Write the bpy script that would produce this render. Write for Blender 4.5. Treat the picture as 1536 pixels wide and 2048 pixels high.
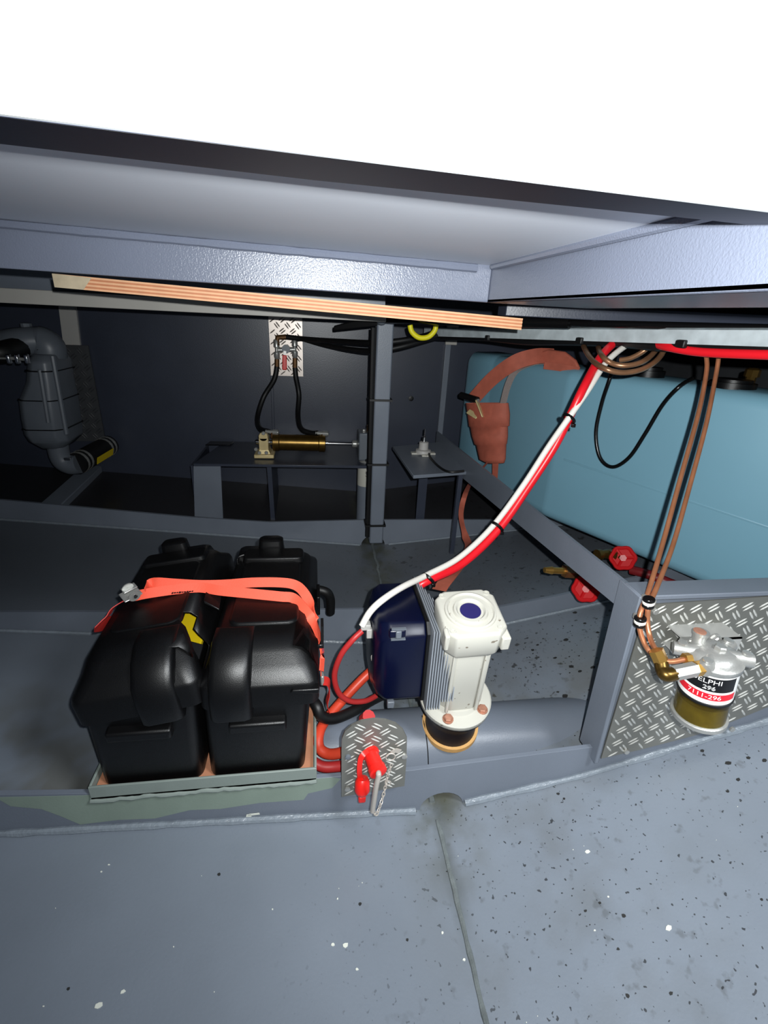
import bpy, bmesh, math, random
from mathutils import Vector, Matrix
random.seed(7)
scn = bpy.context.scene
for o in list(bpy.data.objects):
    bpy.data.objects.remove(o, do_unlink=True)
COL = scn.collection
V = Vector
H = 1.04            # height of the lens above the keel; coordinates below are written relative to the lens height

# ------------------------------------------------------------------ camera
FPX = 950.0
RT, FW, UP = V((0.9897, -0.0093, 0.1429)), V((-0.1350, -0.3882, 0.9116)), V((0.0477, -0.9217, -0.3849))
# rows: world X, Y, Z expressed in camera axes (right, down, forward)
c_right = V((RT.x, FW.x, UP.x)).normalized()
c_fwd = V((RT.z, FW.z, UP.z)).normalized()
c_down = c_fwd.cross(c_right).normalized()
cam_d = bpy.data.cameras.new('camera')
cam_d.sensor_fit = 'VERTICAL'; cam_d.sensor_height = 36.0
cam_d.lens = FPX / 2048 * 36.0
cam_d.clip_start = 0.01; cam_d.clip_end = 50
cam = bpy.data.objects.new('camera', cam_d); COL.objects.link(cam)
cam.matrix_world = Matrix(((c_right.x, -c_down.x, -c_fwd.x, 0), (c_right.y, -c_down.y, -c_fwd.y, 0),
                           (c_right.z, -c_down.z, -c_fwd.z, H), (0, 0, 0, 1)))
scn.camera = cam

def ray(px, py):
    return c_right * (px - 768) + c_down * (py - 1024) + c_fwd * FPX
def pY(px, py, y): d = ray(px, py); return d * (y / d.y)
def pZ(px, py, z): d = ray(px, py); return d * (z / d.z)
def pX(px, py, x): d = ray(px, py); return d * (x / d.x)

# ------------------------------------------------------------------ world, lights, exposure
w = bpy.data.worlds.new('world'); scn.world = w; w.use_nodes = True
w.node_tree.nodes['Background'].inputs[0].default_value = (0.75, 0.85, 1.0, 1)
w.node_tree.nodes['Background'].inputs[1].default_value = 0.10
scn.view_settings.view_transform = 'Standard'
scn.view_settings.look = 'None'
scn.view_settings.gamma = 1.0
scn.view_settings.use_curve_mapping = False
scn.view_settings.exposure = 0.0

fl = bpy.data.lights.new('phone_flash', 'SPOT')
fl.energy = 92; fl.color = (0.97, 1.0, 1.0); fl.shadow_soft_size = 0.006
fl.spot_size = math.radians(165); fl.spot_blend = 1.0
flo = bpy.data.objects.new('phone_flash', fl); COL.objects.link(flo)
flo.location = (0.03, -0.02, H + 0.035)
aim = pY(1200, 780, 1.0)
flo.rotation_euler = (aim - V((0.03, -0.02, 0.035))).to_track_quat('-Z', 'Y').to_euler()
cl = bpy.data.lights.new('starboard_fill', 'AREA')  # unseen fill light, added to brighten the starboard hull bottom
cl.energy = 38; cl.color = (0.9, 0.95, 1.0); cl.shape = 'DISK'; cl.size = 0.5
clo = bpy.data.objects.new('starboard_fill', cl); COL.objects.link(clo)
clo.location = (1.0, -0.35, H + 0.9)
clo.rotation_euler = (V((0.75, 0.45, -0.95)) - V((1.0, -0.35, 0.9))).to_track_quat('-Z', 'Y').to_euler()

# ------------------------------------------------------------------ materials
def lin(c):
    return tuple(((v / 255) / 12.92 if v / 255 <= .04045 else ((v / 255 + .055) / 1.055) ** 2.4) for v in c) + (1,)
MATS = {}
def mat(name, rgb, rough=.5, metal=0., var=0., vscale=8., bump=0., bscale=200., spec=.5, coat=0., trans=0., rvar=0., speck=None):
    m = bpy.data.materials.new(name); m.use_nodes = True; MATS[name] = m
    nt = m.node_tree; N = nt.nodes; L = nt.links; b = N['Principled BSDF']
    b.inputs['Base Color'].default_value = lin(rgb)
    b.inputs['Roughness'].default_value = rough; b.inputs['Metallic'].default_value = metal
    b.inputs['Specular IOR Level'].default_value = spec
    b.inputs['Coat Weight'].default_value = coat
    b.inputs['Transmission Weight'].default_value = trans
    tc = N.new('ShaderNodeTexCoord')
    if var:
        n = N.new('ShaderNodeTexNoise'); n.inputs['Scale'].default_value = vscale; n.inputs['Detail'].default_value = 5
        L.new(tc.outputs['Object'], n.inputs['Vector'])
        r = N.new('ShaderNodeMapRange'); r.inputs[1].default_value = .3; r.inputs[2].default_value = .7
        r.inputs[3].default_value = 1 - var; r.inputs[4].default_value = 1 + var
        L.new(n.outputs['Fac'], r.inputs[0])
        mx = N.new('ShaderNodeMix'); mx.data_type = 'RGBA'; mx.blend_type = 'MULTIPLY'; mx.inputs[0].default_value = 1
        mx.inputs[6].default_value = lin(rgb); L.new(r.outputs[0], mx.inputs[7])
        out = mx.outputs[2]
        if speck:
            s = N.new('ShaderNodeTexNoise'); s.inputs['Scale'].default_value = speck[0]; s.inputs['Detail'].default_value = 2
            L.new(tc.outputs['Object'], s.inputs['Vector'])
            r2 = N.new('ShaderNodeMapRange'); r2.inputs[1].default_value = speck[1]; r2.inputs[2].default_value = speck[1] + .04
            L.new(s.outputs['Fac'], r2.inputs[0])
            mx2 = N.new('ShaderNodeMix'); mx2.data_type = 'RGBA'; L.new(r2.outputs[0], mx2.inputs[0])
            L.new(out, mx2.inputs[6]); mx2.inputs[7].default_value = lin(speck[2]); out = mx2.outputs[2]
        L.new(out, b.inputs['Base Color'])
        if rvar:
            r3 = N.new('ShaderNodeMapRange'); r3.inputs[1].default_value = .3; r3.inputs[2].default_value = .7
            r3.inputs[3].default_value = rough - rvar; r3.inputs[4].default_value = rough + rvar
            L.new(n.outputs['Fac'], r3.inputs[0]); L.new(r3.outputs[0], b.inputs['Roughness'])
    if bump:
        n = N.new('ShaderNodeTexNoise'); n.inputs['Scale'].default_value = bscale; n.inputs['Detail'].default_value = 3
        L.new(tc.outputs['Object'], n.inputs['Vector'])
        bp = N.new('ShaderNodeBump'); bp.inputs['Strength'].default_value = bump; bp.inputs['Distance'].default_value = .002
        L.new(n.outputs['Fac'], bp.inputs['Height']); L.new(bp.outputs['Normal'], b.inputs['Normal'])
    return m

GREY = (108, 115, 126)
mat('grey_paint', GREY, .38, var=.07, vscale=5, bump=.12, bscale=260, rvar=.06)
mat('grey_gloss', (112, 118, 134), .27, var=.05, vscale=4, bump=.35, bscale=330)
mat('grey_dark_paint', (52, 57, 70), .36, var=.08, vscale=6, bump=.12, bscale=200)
mat('grey_bilge', (58, 60, 63), .55, var=.15, vscale=6, bump=.15, bscale=150)
mat('primer_patch', (128, 142, 130), .5, var=.06, vscale=14, bump=.1, bscale=200)
mat('tray_paint', (128, 138, 132), .5, var=.05, vscale=20, bump=.1)
mat('deckhead_paint', (222, 227, 236), .5, var=.03, vscale=3)
mat('white_panel', (236, 240, 240), .5)
mat('lip_shade', (34, 40, 60), .5, var=.05)  # dark blue stands in for the shade under the deck edge
mat('weld', (122, 130, 138), .32, var=.1, vscale=60, bump=.8, bscale=120)
mat('weld_dark', (104, 110, 110), .28, var=.2, vscale=40, bump=.8, bscale=140)
mat('beam_light', (176, 173, 166), .55, var=.04)
mat('black_plastic', (6, 6, 7), .38, var=.1, vscale=30, bump=.15, bscale=700, spec=.4)
mat('black_rubber', (10, 10, 11), .5)
mat('black_shine', (12, 12, 13), .25)
mat('coral_strap', (246, 92, 66), .6, bump=.4, bscale=900)
mat('red_strap', (190, 40, 34), .6)
mat('old_strap', (176, 92, 72), .7, var=.12, vscale=30, bump=.3, bscale=600)
mat('grey_strap', (150, 138, 134), .75, var=.1, vscale=200, bump=.5, bscale=500)
mat('white_paint', (188, 186, 176), .38, var=.02, vscale=12, speck=(70, .70, (120, 110, 96)))
mat('navy_plastic', (4, 9, 36), .3, bump=.05, bscale=600)
mat('navy_gloss', (8, 10, 26), .5, spec=.3)
mat('sticker_navy', (40, 36, 92), .4)
mat('aluminium', (176, 176, 172), .36, metal=.35, var=.06, vscale=40)
mat('fin_aluminium', (158, 164, 172), .38, metal=.25)
mat('tread_aluminium', (118, 118, 112), .36, metal=.4, var=.08, vscale=14, rvar=.06)
mat('tread_bar', (214, 214, 208), .26, metal=.4)
mat('tread_warm', (196, 186, 178), .38, metal=.55, var=.08, vscale=14)
mat('galvanised', (196, 206, 210), .45, metal=.25, var=.16, vscale=26)
mat('zinc', (176, 176, 172), .3, metal=.6)
mat('chain_steel', (192, 184, 174), .4, metal=.3)
mat('chrome', (220, 220, 220), .12, metal=1)
mat('cast_alloy', (176, 176, 172), .36, metal=.6, var=.08, vscale=30, bump=.2, bscale=200)
mat('brass', (196, 152, 78), .3, metal=.85, var=.12, vscale=40)
mat('brass_old', (108, 84, 40), .32, metal=.85, var=.2, vscale=30)
mat('bronze_old', (112, 80, 50), .45, metal=.6, var=.25, vscale=60)
mat('cream_metal', (208, 188, 138), .4, metal=.25, var=.08, vscale=40)
mat('copper', (190, 126, 90), .3, metal=.6, var=.14, vscale=30)
mat('copper_dull', (148, 108, 78), .34, metal=.55, var=.15, vscale=30)
mat('rust_bolt', (178, 128, 106), .45, metal=.4, var=.2, vscale=90)
mat('red_plastic', (226, 32, 24), .36)
mat('red_cable', (222, 26, 38), .35)
mat('red_dull', (176, 44, 44), .45)
mat('dark_red', (110, 18, 22), .45)
mat('red_wheel', (176, 12, 18), .6, spec=.2)
mat('orange_cable', (206, 66, 42), .42, var=.1, vscale=30)
mat('white_cable', (224, 220, 212), .4)
mat('grey_plastic', (176, 174, 170), .45)
mat('tank_blue', (122, 168, 187), .42, var=.03, vscale=3, bump=.04, bscale=60)
mat('muffler_grey', (98, 104, 112), .4, var=.06, vscale=12)
mat('yellow_label', (226, 196, 20), .5)
mat('yellow_cable', (220, 210, 30), .45)
mat('label_white', (238, 238, 236), .35)
mat('label_black', (14, 14, 15), .35)
mat('label_red', (220, 26, 44), .35)
mat('ply_board', (178, 122, 92), .6, var=.12, vscale=20)
mat('ply_pale', (232, 178, 136), .6, var=.06, vscale=40)
mat('ply_dark', (196, 128, 88), .6, var=.08, vscale=40)
mat('ply_end', (196, 180, 152), .6, var=.15, vscale=30)
mat('gasket', (204, 158, 98), .6, var=.08, vscale=60)
mat('white_fleck', (216, 218, 206), .6)
mat('dark_fleck', (34, 34, 33), .7)
mat('fuel', (112, 98, 40), .2, var=.3, vscale=30)
m = mat('bowl_glass', (226, 214, 130), .06, trans=1.0)
m.node_tree.nodes['Principled BSDF'].inputs['IOR'].default_value = 1.3
mat('printed_ink', (50, 18, 16), .7)

def ply_mat():
    pass

def floor_mat():
    m = mat('hull_paint', (118, 126, 136), .34, var=.06, vscale=4, bump=.15, bscale=180, rvar=.05)
    nt = m.node_tree; N = nt.nodes; L = nt.links; b = N['Principled BSDF']
    base = b.inputs['Base Color'].links[0].from_socket
    geo = N.new('ShaderNodeNewGeometry')
    sep = N.new('ShaderNodeSeparateXYZ'); L.new(geo.outputs['Position'], sep.inputs[0])
    def rng(sock, a, c, lo=0., hi=1.):
        r = N.new('ShaderNodeMapRange'); r.inputs[1].default_value = a; r.inputs[2].default_value = c
        r.inputs[3].default_value = lo; r.inputs[4].default_value = hi; L.new(sock, r.inputs[0]); return r.outputs[0]
    def mul(a, c):
        x = N.new('ShaderNodeMath'); x.operation = 'MULTIPLY'
        L.new(a, x.inputs[0])
        if isinstance(c, float): x.inputs[1].default_value = c
        else: L.new(c, x.inputs[1])
        return x.outputs[0]
    def noise(s, d=3):
        n = N.new('ShaderNodeTexNoise'); n.inputs['Scale'].default_value = s; n.inputs['Detail'].default_value = d
        L.new(geo.outputs['Position'], n.inputs['Vector']); return n.outputs['Fac']
    def mix(fac, a, rgb):
        x = N.new('ShaderNodeMix'); x.data_type = 'RGBA'; L.new(fac, x.inputs[0]); L.new(a, x.inputs[6])
        x.inputs[7].default_value = lin(rgb); return x.outputs[2]
    # walked-on, oily patch on the starboard bottom plate beside the keel
    area = mul(rng(sep.outputs['X'], .12, .3), rng(sep.outputs['X'], .9, .55))
    c = mix(mul(mul(area, rng(noise(7), .42, .62)), .3), base, (92, 92, 88))
    c = mix(mul(mul(rng(sep.outputs['X'], .02, .3), rng(noise(42), .62, .72)), .4), c, (72, 74, 74))
    c = mix(mul(mul(rng(sep.outputs['X'], -.1, .35), rng(noise(120, 1), .70, .73)), .8), c, (30, 30, 30))
    # oil dirt collecting behind the front floor plate
    aft = rng(sep.outputs['Y'], .70, .73)
    c = mix(mul(mul(aft, rng(sep.outputs['X'], .0, .4)), mul(rng(noise(30), .64, .68), .75)), c, (40, 38, 34))
    c = mix(mul(mul(aft, rng(sep.outputs['Y'], 1.2, .72)), mul(rng(noise(5), .48, .6), .7)), c, (92, 88, 70))
    c = mix(mul(rng(sep.outputs['Y'], 1.05, 1.5), .55), c, (64, 66, 70))  # even darkening of the hull colour towards the stern
    # near-black brown tint aft of the last floor plate
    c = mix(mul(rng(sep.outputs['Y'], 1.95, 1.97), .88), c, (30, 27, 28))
    # greenish bilge dirt round the drain hole and along the keel weld
    ab = N.new('ShaderNodeMath'); ab.operation = 'ABSOLUTE'
    sb = N.new('ShaderNodeMath'); sb.operation = 'SUBTRACT'; L.new(sep.outputs['X'], sb.inputs[0]); sb.inputs[1].default_value = .265; L.new(sb.outputs[0], ab.inputs[0])
    c = mix(mul(mul(rng(ab.outputs[0], .10, .02), rng(sep.outputs['Y'], .50, .70)), mul(rng(noise(14), .35, .6), .8)), c, (78, 80, 68))
    c = mix(mul(rng(ab.outputs[0], .022, .004), mul(rng(noise(9), .35, .65), .5)), c, (72, 76, 72))
    L.new(c, b.inputs['Base Color'])
    return m
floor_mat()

# ------------------------------------------------------------------ mesh helpers
class MB:
    def __init__(s): s.v = []; s.f = []
    def add(s, vs, fs):
        n = len(s.v); s.v += [V(x) for x in vs]; s.f += [tuple(i + n for i in f) for f in fs]; return s
    def hexa(s, p):   # p: bottom ring of four, then top ring of four
        return s.add(p, [(3, 2, 1, 0), (4, 5, 6, 7), (0, 1, 5, 4), (1, 2, 6, 5), (2, 3, 7, 6), (3, 0, 4, 7)])
    def box(s, a, b, M=None):
        x0, y0, z0 = a; x1, y1, z1 = b
        p = [V(q) for q in ((x0, y0, z0), (x1, y0, z0), (x1, y1, z0), (x0, y1, z0), (x0, y0, z1), (x1, y0, z1), (x1, y1, z1), (x0, y1, z1))]
        if M: p = [M @ q for q in p]
        return s.hexa(p)
    def cbox(s, c, size, M=None):
        h = V(size) / 2; c = V(c)
        return s.box(c - h, c + h, M)
    def prism(s, poly, ext):
        n = len(poly); ext = V(ext); a = [V(p) for p in poly]; b = [p + ext for p in a]
        return s.add(a + b, [tuple(range(n - 1, -1, -1)), tuple(range(n, 2 * n))] + [(i, (i + 1) % n, n + (i + 1) % n, n + i) for i in range(n)])
    def tube(s, path, r, n=10, caps=True, closed=False):
        P = [V(p) for p in path]; k = len(P)
        if not hasattr(r, '__len__'): r = [r] * k
        T = []
        for i in range(k):
            a = P[i - 1] if (i > 0 or closed) else P[i]; b = P[(i + 1) % k] if (i < k - 1 or closed) else P[i]
            T.append((b - a).normalized())
        u = T[0].orthogonal().normalized(); rings = []
        for i in range(k):
            u = (u - T[i] * u.dot(T[i])).normalized(); w_ = T[i].cross(u)
            rings.append([P[i] + (u * math.cos(t) + w_ * math.sin(t)) * r[i] for t in (2 * math.pi * j / n for j in range(n))])
        vs = [q for R_ in rings for q in R_]; fs = []
        for i in range(k if closed else k - 1):
            i2 = (i + 1) % k
            for j in range(n): fs.append((i * n + j, i * n + (j + 1) % n, i2 * n + (j + 1) % n, i2 * n + j))
        if caps and not closed: fs += [tuple(range(n - 1, -1, -1)), tuple((k - 1) * n + j for j in range(n))]
        return s.add(vs, fs)
    def lathe(s, prof, n=24, M=None, cap=True):
        vs = []; fs = []; k = len(prof)
        for r, z in prof: vs += [V((r * math.cos(2 * math.pi * j / n), r * math.sin(2 * math.pi * j / n), z)) for j in range(n)]
        for i in range(k - 1):
            for j in range(n): fs.append((i * n + j, i * n + (j + 1) % n, (i + 1) * n + (j + 1) % n, (i + 1) * n + j))
        if cap: fs += [tuple(range(n - 1, -1, -1)), tuple((k - 1) * n + j for j in range(n))]
        if M: vs = [M @ q for q in vs]
        return s.add(vs, fs)
    def loft(s, rings, cap0=True, cap1=True, skip=None):
        n = len(rings[0]); fs = []
        for i in range(len(rings) - 1):
            for j in range(n):
                if skip and skip(i, j): continue
                fs.append((i * n + j, i * n + (j + 1) % n, (i + 1) * n + (j + 1) % n, (i + 1) * n + j))
        k = len(rings)
        if cap0: fs.append(tuple(range(n - 1, -1, -1)))
        if cap1: fs.append(tuple((k - 1) * n + j for j in range(n)))
        return s.add([q for R_ in rings for q in R_], fs)
    def ribbon(s, path, sides, width, thick=.0016):
        P = [V(p) for p in path]; k = len(P)
        if not isinstance(sides, list): sides = [sides] * k
        if not hasattr(width, '__len__'): width = [width] * k
        R_ = []
        for i in range(k):
            t = (P[min(i + 1, k - 1)] - P[max(i - 1, 0)]).normalized()
            sd = V(sides[i]); sd = (sd - t * sd.dot(t)).normalized(); nn = t.cross(sd)
            a = sd * width[i] / 2; b = nn * thick / 2
            R_.append([P[i] - a - b, P[i] + a - b, P[i] + a + b, P[i] - a + b])
        return s.loft(R_)
    def build(s, name, m, parent=None, smooth=False, bevel=0., seg=2, sub=0, angle=40):
        loc = V((0, 0, 0)); root = parent
        while root is not None and root.parent is not None: root = root.parent
        off = V((0, 0, H)) - (root.location if root is not None else V((0, 0, 0)))
        me = bpy.data.meshes.new(name)
        if root is None:
            ps = [q + off for q in s.v]
            lo = V((min(q.x for q in ps) + max(q.x for q in ps), min(q.y for q in ps) + max(q.y for q in ps), 2 * min(q.z for q in ps))) / 2
            vs = [q - lo for q in ps]
        else:
            lo = V((0, 0, 0)); vs = [q + off for q in s.v]
        me.from_pydata([tuple(q) for q in vs], [], s.f); me.update()
        bm = bmesh.new(); bm.from_mesh(me); bmesh.ops.recalc_face_normals(bm, faces=bm.faces); bm.to_mesh(me); bm.free()
        me.materials.append(MATS[m])
        if smooth:
            for p in me.polygons: p.use_smooth = True
        o = bpy.data.objects.new(name, me); COL.objects.link(o); o.location = lo
        if parent is not None: o.parent = parent
        if smooth and not sub:
            try: me.set_sharp_from_angle(angle=math.radians(angle))
            except Exception: pass
        if bevel:
            b = o.modifiers.new('bevel', 'BEVEL'); b.width = bevel; b.segments = seg; b.limit_method = 'ANGLE'; b.angle_limit = math.radians(35)
            if not smooth:
                for p in me.polygons: p.use_smooth = True
            try: me.set_sharp_from_angle(angle=math.radians(50))
            except Exception: pass
            b.harden_normals = False
        if sub:
            x = o.modifiers.new('sub', 'SUBSURF'); x.levels = sub; x.render_levels = sub
        return o

def cat(pts, n=8, closed=False):     # Catmull-Rom through points
    P = [V(p) for p in pts]; out = []; k = len(P)
    for i in range(k if closed else k - 1):
        g = lambda j: P[j % k] if closed else P[max(0, min(k - 1, j))]
        p0, p1, p2, p3 = g(i - 1), g(i), g(i + 1), g(i + 2)
        for q in range(n):
            t = q / n
            out.append(.5 * ((2 * p1) + (p2 - p0) * t + (2 * p0 - 5 * p1 + 4 * p2 - p3) * t * t + (3 * p1 - p0 - 3 * p2 + p3) * t ** 3))
    if not closed: out.append(P[-1])
    return out
def frame(origin, z, x=(1, 0, 0)):
    z = V(z).normalized(); x = V(x); x = (x - z * x.dot(z)).normalized(); y = z.cross(x)
    o = V(origin)
    return Matrix(((x.x, y.x, z.x, o.x), (x.y, y.y, z.y, o.y), (x.z, y.z, z.z, o.z), (0, 0, 0, 1)))
def between(a, b):
    a = V(a); b = V(b); d = b - a
    return frame(a, d, d.orthogonal()), d.length
def tag(o, label, cat_, group=None, kind=None):
    if label: o['label'] = label
    if cat_: o['category'] = cat_
    if group: o['group'] = group
    if kind: o['kind'] = kind
    return o
def thing(name, loc, label, cat_, group=None):
    o = bpy.data.objects.new(name, None); COL.objects.link(o); o.empty_display_size = .05
    o.location = V(loc) + V((0, 0, H)); return tag(o, label, cat_, group)
def struct(o, label=None): 
    o['kind'] = 'structure'
    if label: o['label'] = label
    return o
def rrect(cx, cy, hx, hy, r, z, n=5, M=None, ins=()):
    out = []
    for qx, qy, a0 in ((1, -1, -90), (1, 1, 0), (-1, 1, 90), (-1, -1, 180)):
        for i in range(n):
            a = math.radians(a0 + 90 * i / (n - 1))
            out.append(V((cx + qx * (hx - r) + r * math.cos(a), cy + qy * (hy - r) + r * math.sin(a), z)))
        if (qx, qy) == (1, -1): out += [V((cx + hx, yy, z)) for yy in ins]
    return [M @ q for q in out] if M else out
def bolt(mb, c, d, r, h, n=6):
    mb.lathe([(r, 0), (r, h * .8), (r * .8, h)], n, frame(c, d, V(d).orthogonal())); return mb
def tread(mb, O, ux, uz, nrm, inside, x0, x1, z0, z1, pitch=.039, L=.026, wd=.0042, hgt=.0014, gap=.0085, a1=38, a2=-52):
    """raised pairs of lozenges on a plate: O origin, ux/uz plate axes, nrm outward"""
    O = V(O); ux = V(ux); uz = V(uz); nrm = V(nrm)
    def loz(cx, cz, ang, bend):
        ca, sa = math.cos(ang), math.sin(ang)
        base = [(-L / 2, 0), (-L / 4, -wd / 2), (L / 4, -wd / 2), (L / 2, 0), (L / 4, wd / 2), (-L / 4, wd / 2)]
        top = [(-L / 4, 0), (L / 4, 0)]
        f = lambda p, h_: O + ux * (cx + p[0] * ca - p[1] * sa) + uz * (cz + p[0] * sa + p[1] * ca) + nrm * h_
        if not all(inside(cx + p[0] * ca - p[1] * sa, cz + p[0] * sa + p[1] * ca) for p in base): return
        mb.add([f(p, 0) for p in base] + [f(p, hgt) for p in top],
               [(0, 1, 6), (1, 2, 7, 6), (2, 3, 7), (3, 4, 7), (4, 5, 6, 7), (5, 0, 6)])
    for A, ox in ((a1, 0), (a2, .5)):
        ang = math.radians(A)
        i0, i1 = int(x0 / pitch) - 2, int(x1 / pitch) + 2; j0, j1 = int(z0 / pitch) - 2, int(z1 / pitch) + 2
        for i in range(i0, i1):
            for j in range(j0, j1):
                cx = (i + ox) * pitch; cz = (j + ox) * pitch
                for s_ in (-.5, .5):
                    loz(cx - math.sin(ang) * gap * s_, cz + math.cos(ang) * gap * s_, ang, 0)
    return mb
def inpoly(poly):
    def f(x, z):
        c = False; n = len(poly)
        for i in range(n):
            (x1, z1), (x2, z2) = poly[i], poly[(i + 1) % n]
            if (z1 > z) != (z2 > z) and x < (x2 - x1) * (z - z1) / (z2 - z1) + x1: c = not c
        return c
    return f
def interp(t, xs):
    if t <= xs[0][0]: return xs[0][1]
    for (a, b), (c, d) in zip(xs, xs[1:]):
        if t <= c: return b + (d - b) * (t - a) / (c - a)
    return xs[-1][1]

# ------------------------------------------------------------------ hull and structure
KX = .262
def hz(x, y):
    k = interp(y, [(-1, -1.03), (.705, -1.03), (1.27, -1.015), (1.95, -.995), (2.5, -.93), (2.7, -.91)])
    if x < KX: return k + (KX - x) * interp(y, [(0, .05), (.705, .065), (1.27, .10), (1.95, .10), (2.5, .085)])
    d = x - KX
    return k + d * interp(y, [(0, .19), (.705, .19), (1.27, .16), (1.95, .10), (2.5, .12)]) + max(0, d - .33) * interp(y, [(.7, .10), (1.27, .05), (2., 0)])
mb = MB()
xs = sorted(set([-1.9 + .1 * i for i in range(38)] + [KX])); ys = [-.7 + .1 * i for i in range(34)]
nx = len(xs)
mb.add([(x, y, hz(x, y)) for y in ys for x in xs], [(j * nx + i, j * nx + i + 1, (j + 1) * nx + i + 1, (j + 1) * nx + i) for j in range(len(ys) - 1) for i in range(nx - 1)])
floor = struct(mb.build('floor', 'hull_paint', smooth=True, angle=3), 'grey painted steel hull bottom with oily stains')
# keel weld bead
mb = MB(); pts = [V((KX + random.uniform(-.0012, .0012), y, hz(KX, y) - .001)) for y in [-.3 + .02 * i for i in range(50)]]
mb.tube(pts, [.0055 + random.uniform(-.001, .001) for _ in pts], 8); mb.build('weld_bead', 'weld_dark', floor, smooth=True)
mb = MB(); pts = [V((KX + random.uniform(-.004, .004), y, hz(KX, y) + .0005)) for y in [.72 + .03 * i for i in range(60)]]
mb.tube(pts, [.006 + random.uniform(-.002, .002) for _ in pts], 8); mb.build('weld_bead', 'weld_dark', floor, smooth=True)
# stringer on the port bottom plate near the transom
mb = MB(); a = pZ(70, 995, -.80); b = pZ(165, 945, -.80)
mb.hexa([V((-1.16, 2.0, hz(-1.16, 2.0) - .01)), V((-1.08, 2.0, hz(-1.08, 2.0) - .01)), V((-1.08, 2.5, hz(-1.08, 2.5) - .01)), V((-1.16, 2.5, hz(-1.16, 2.5) - .01)),
         V((-1.16, 2.0, hz(-1.16, 2.0) + .03)), V((-1.08, 2.0, hz(-1.08, 2.0) + .03)), V((-1.08, 2.5, hz(-1.08, 2.5) + .03)), V((-1.16, 2.5, hz(-1.16, 2.5) + .03))])
mb.build('stringer', 'grey_paint', floor, bevel=.004)

def plate_poly(top, y, x0, x1, hole=None, step=.08):
    """outline in XZ of a floor plate that follows the hull"""
    out = [V((x, y, z)) for x, z in top]
    x = x1; bot = []
    n = int((x1 - x0) / step)
    for i in range(n + 1):
        x = x1 - (x1 - x0) * i / n
        if hole and abs(x - hole[0]) <= hole[1]: continue
        bot.append((x, hz(x, y) - .002))
    if hole:
        arc = [(hole[0] + hole[1] * math.cos(t), hz(KX, y) + .004 + hole[1] * .95 * math.sin(t)) for t in [math.pi * i / 12 for i in range(13)]]
        arc = [(hole[0] + hole[1], hz(hole[0] + hole[1], y) - .002)] + arc + [(hole[0] - hole[1], hz(hole[0] - hole[1], y) - .002)]
        bot = sorted([q for q in bot if q[0] > hole[0]], key=lambda q: -q[0]) + arc + sorted([q for q in bot if q[0] < hole[0]], key=lambda q: -q[0])
    return out + [V((x, y, z)) for x, z in bot]

Y1 = .705
top1 = [(-1.75, -.80), (-.59, -.868), (-.43, -.886), (-.0, -.898), (.207, -.899), (.615, -.876), (.606, -.47), (1.6, -.47)]
mb = MB(); mb.prism(plate_poly(top1, Y1, -1.75, 1.6, (.277, .05)), (0, .010, 0))
fr1 = struct(mb.build('trim_1', 'grey_paint', bevel=.0015), 'grey steel floor plate across the hull with a drain hole')
# weld along the foot of the front plate
for xa, xb in ((-1.7, .215), (.33, 1.55)):
    n = int((xb - xa) / .03); pts = [V((xa + (xb - xa) * i / n, Y1 - .004, hz(xa + (xb - xa) * i / n, Y1) + .004)) for i in range(n + 1)]
    mb = MB(); mb.tube(pts, [.0075 + random.uniform(-.002, .002) for _ in pts], 8); mb.build('weld_bead', 'weld', fr1, smooth=True)
# primer coloured touch-up paint around the battery tray
P_ = [(-.60, -.873), (-.45, -.888), (-.2, -.895), (.03, -.899), (.048, -.905), (.03, -.93), (-.02, -.94), (-.03, -.958), (-.12, -.955), (-.2, -.962), (-.26, -.957), (-.33, -.972), (-.40, -.966), (-.47, -.969), (-.50, -.94), (-.53, -.915), (-.58, -.90)]
mb = MB(); mb.prism([V((x, Y1 - .0006, z)) for x, z in P_], (0, .0005, 0)); o = mb.build('paint_patch', 'primer_patch', fr1); o['label'] = 'pale green-grey touch-up paint'
for px, py, sx, sy in ((507, 1629, .026, .006), (503, 1641, .016, .006), (497, 1632, .012, .01)):
    p = pY(px, py, Y1 - .0015)
    mb = MB(); mb.prism([p + V((-sx / 2, 0, -sy / 2)), p + V((sx / 2, 0, -sy / 3)), p + V((sx / 2.2, 0, sy / 2)), p + V((-sx / 3, 0, sy / 2.4))], (0, .0006, 0))
    mb.build('bare_patch', 'white_fleck', fr1)
# stiffening angle at the end of the tall starboard part and along its top
mb = MB(); mb.hexa([V(q) for q in ((.612, .686, -.905), (.622, .686, -.905), (.622, .752, -.905), (.612, .752, -.905), (.602, .686, -.468), (.612, .686, -.468), (.612, .752, -.468), (.602, .752, -.468))])
mb.build('upright_flange', 'grey_paint', fr1, bevel=.002)
mb = MB(); mb.box((.604, .686, -.476), (1.6, .738, -.466)); mb.build('top_flange', 'grey_paint', fr1, bevel=.002)
Y2 = 1.27
top2 = [(-1.8, -.79), (-.89, -.836), (-.3, -.862), (.012, -.869), (.6, -.886), (.80, -.85), (1.02, -.80), (1.45, -.70)]
mb = MB(); mb.prism(plate_poly(top2, Y2, -1.8, 1.45, (KX, .05)), (0, .010, 0)); fr2 = struct(mb.build('trim_2', 'grey_paint', bevel=.0015))
Y3 = 1.95
top3 = [(-1.8, -.70), (-1.24, -.757), (-.519, -.841), (-.197, -.868), (.244, -.862), (.617, -.866), (1.01, -.871), (1.4, -.80)]
mb = MB(); mb.prism(plate_poly(top3, Y3, -1.8, 1.4, (KX, .055)), (0, .012, 0)); fr3 = struct(mb.build('trim_3', 'grey_paint', bevel=.0015))
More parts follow.
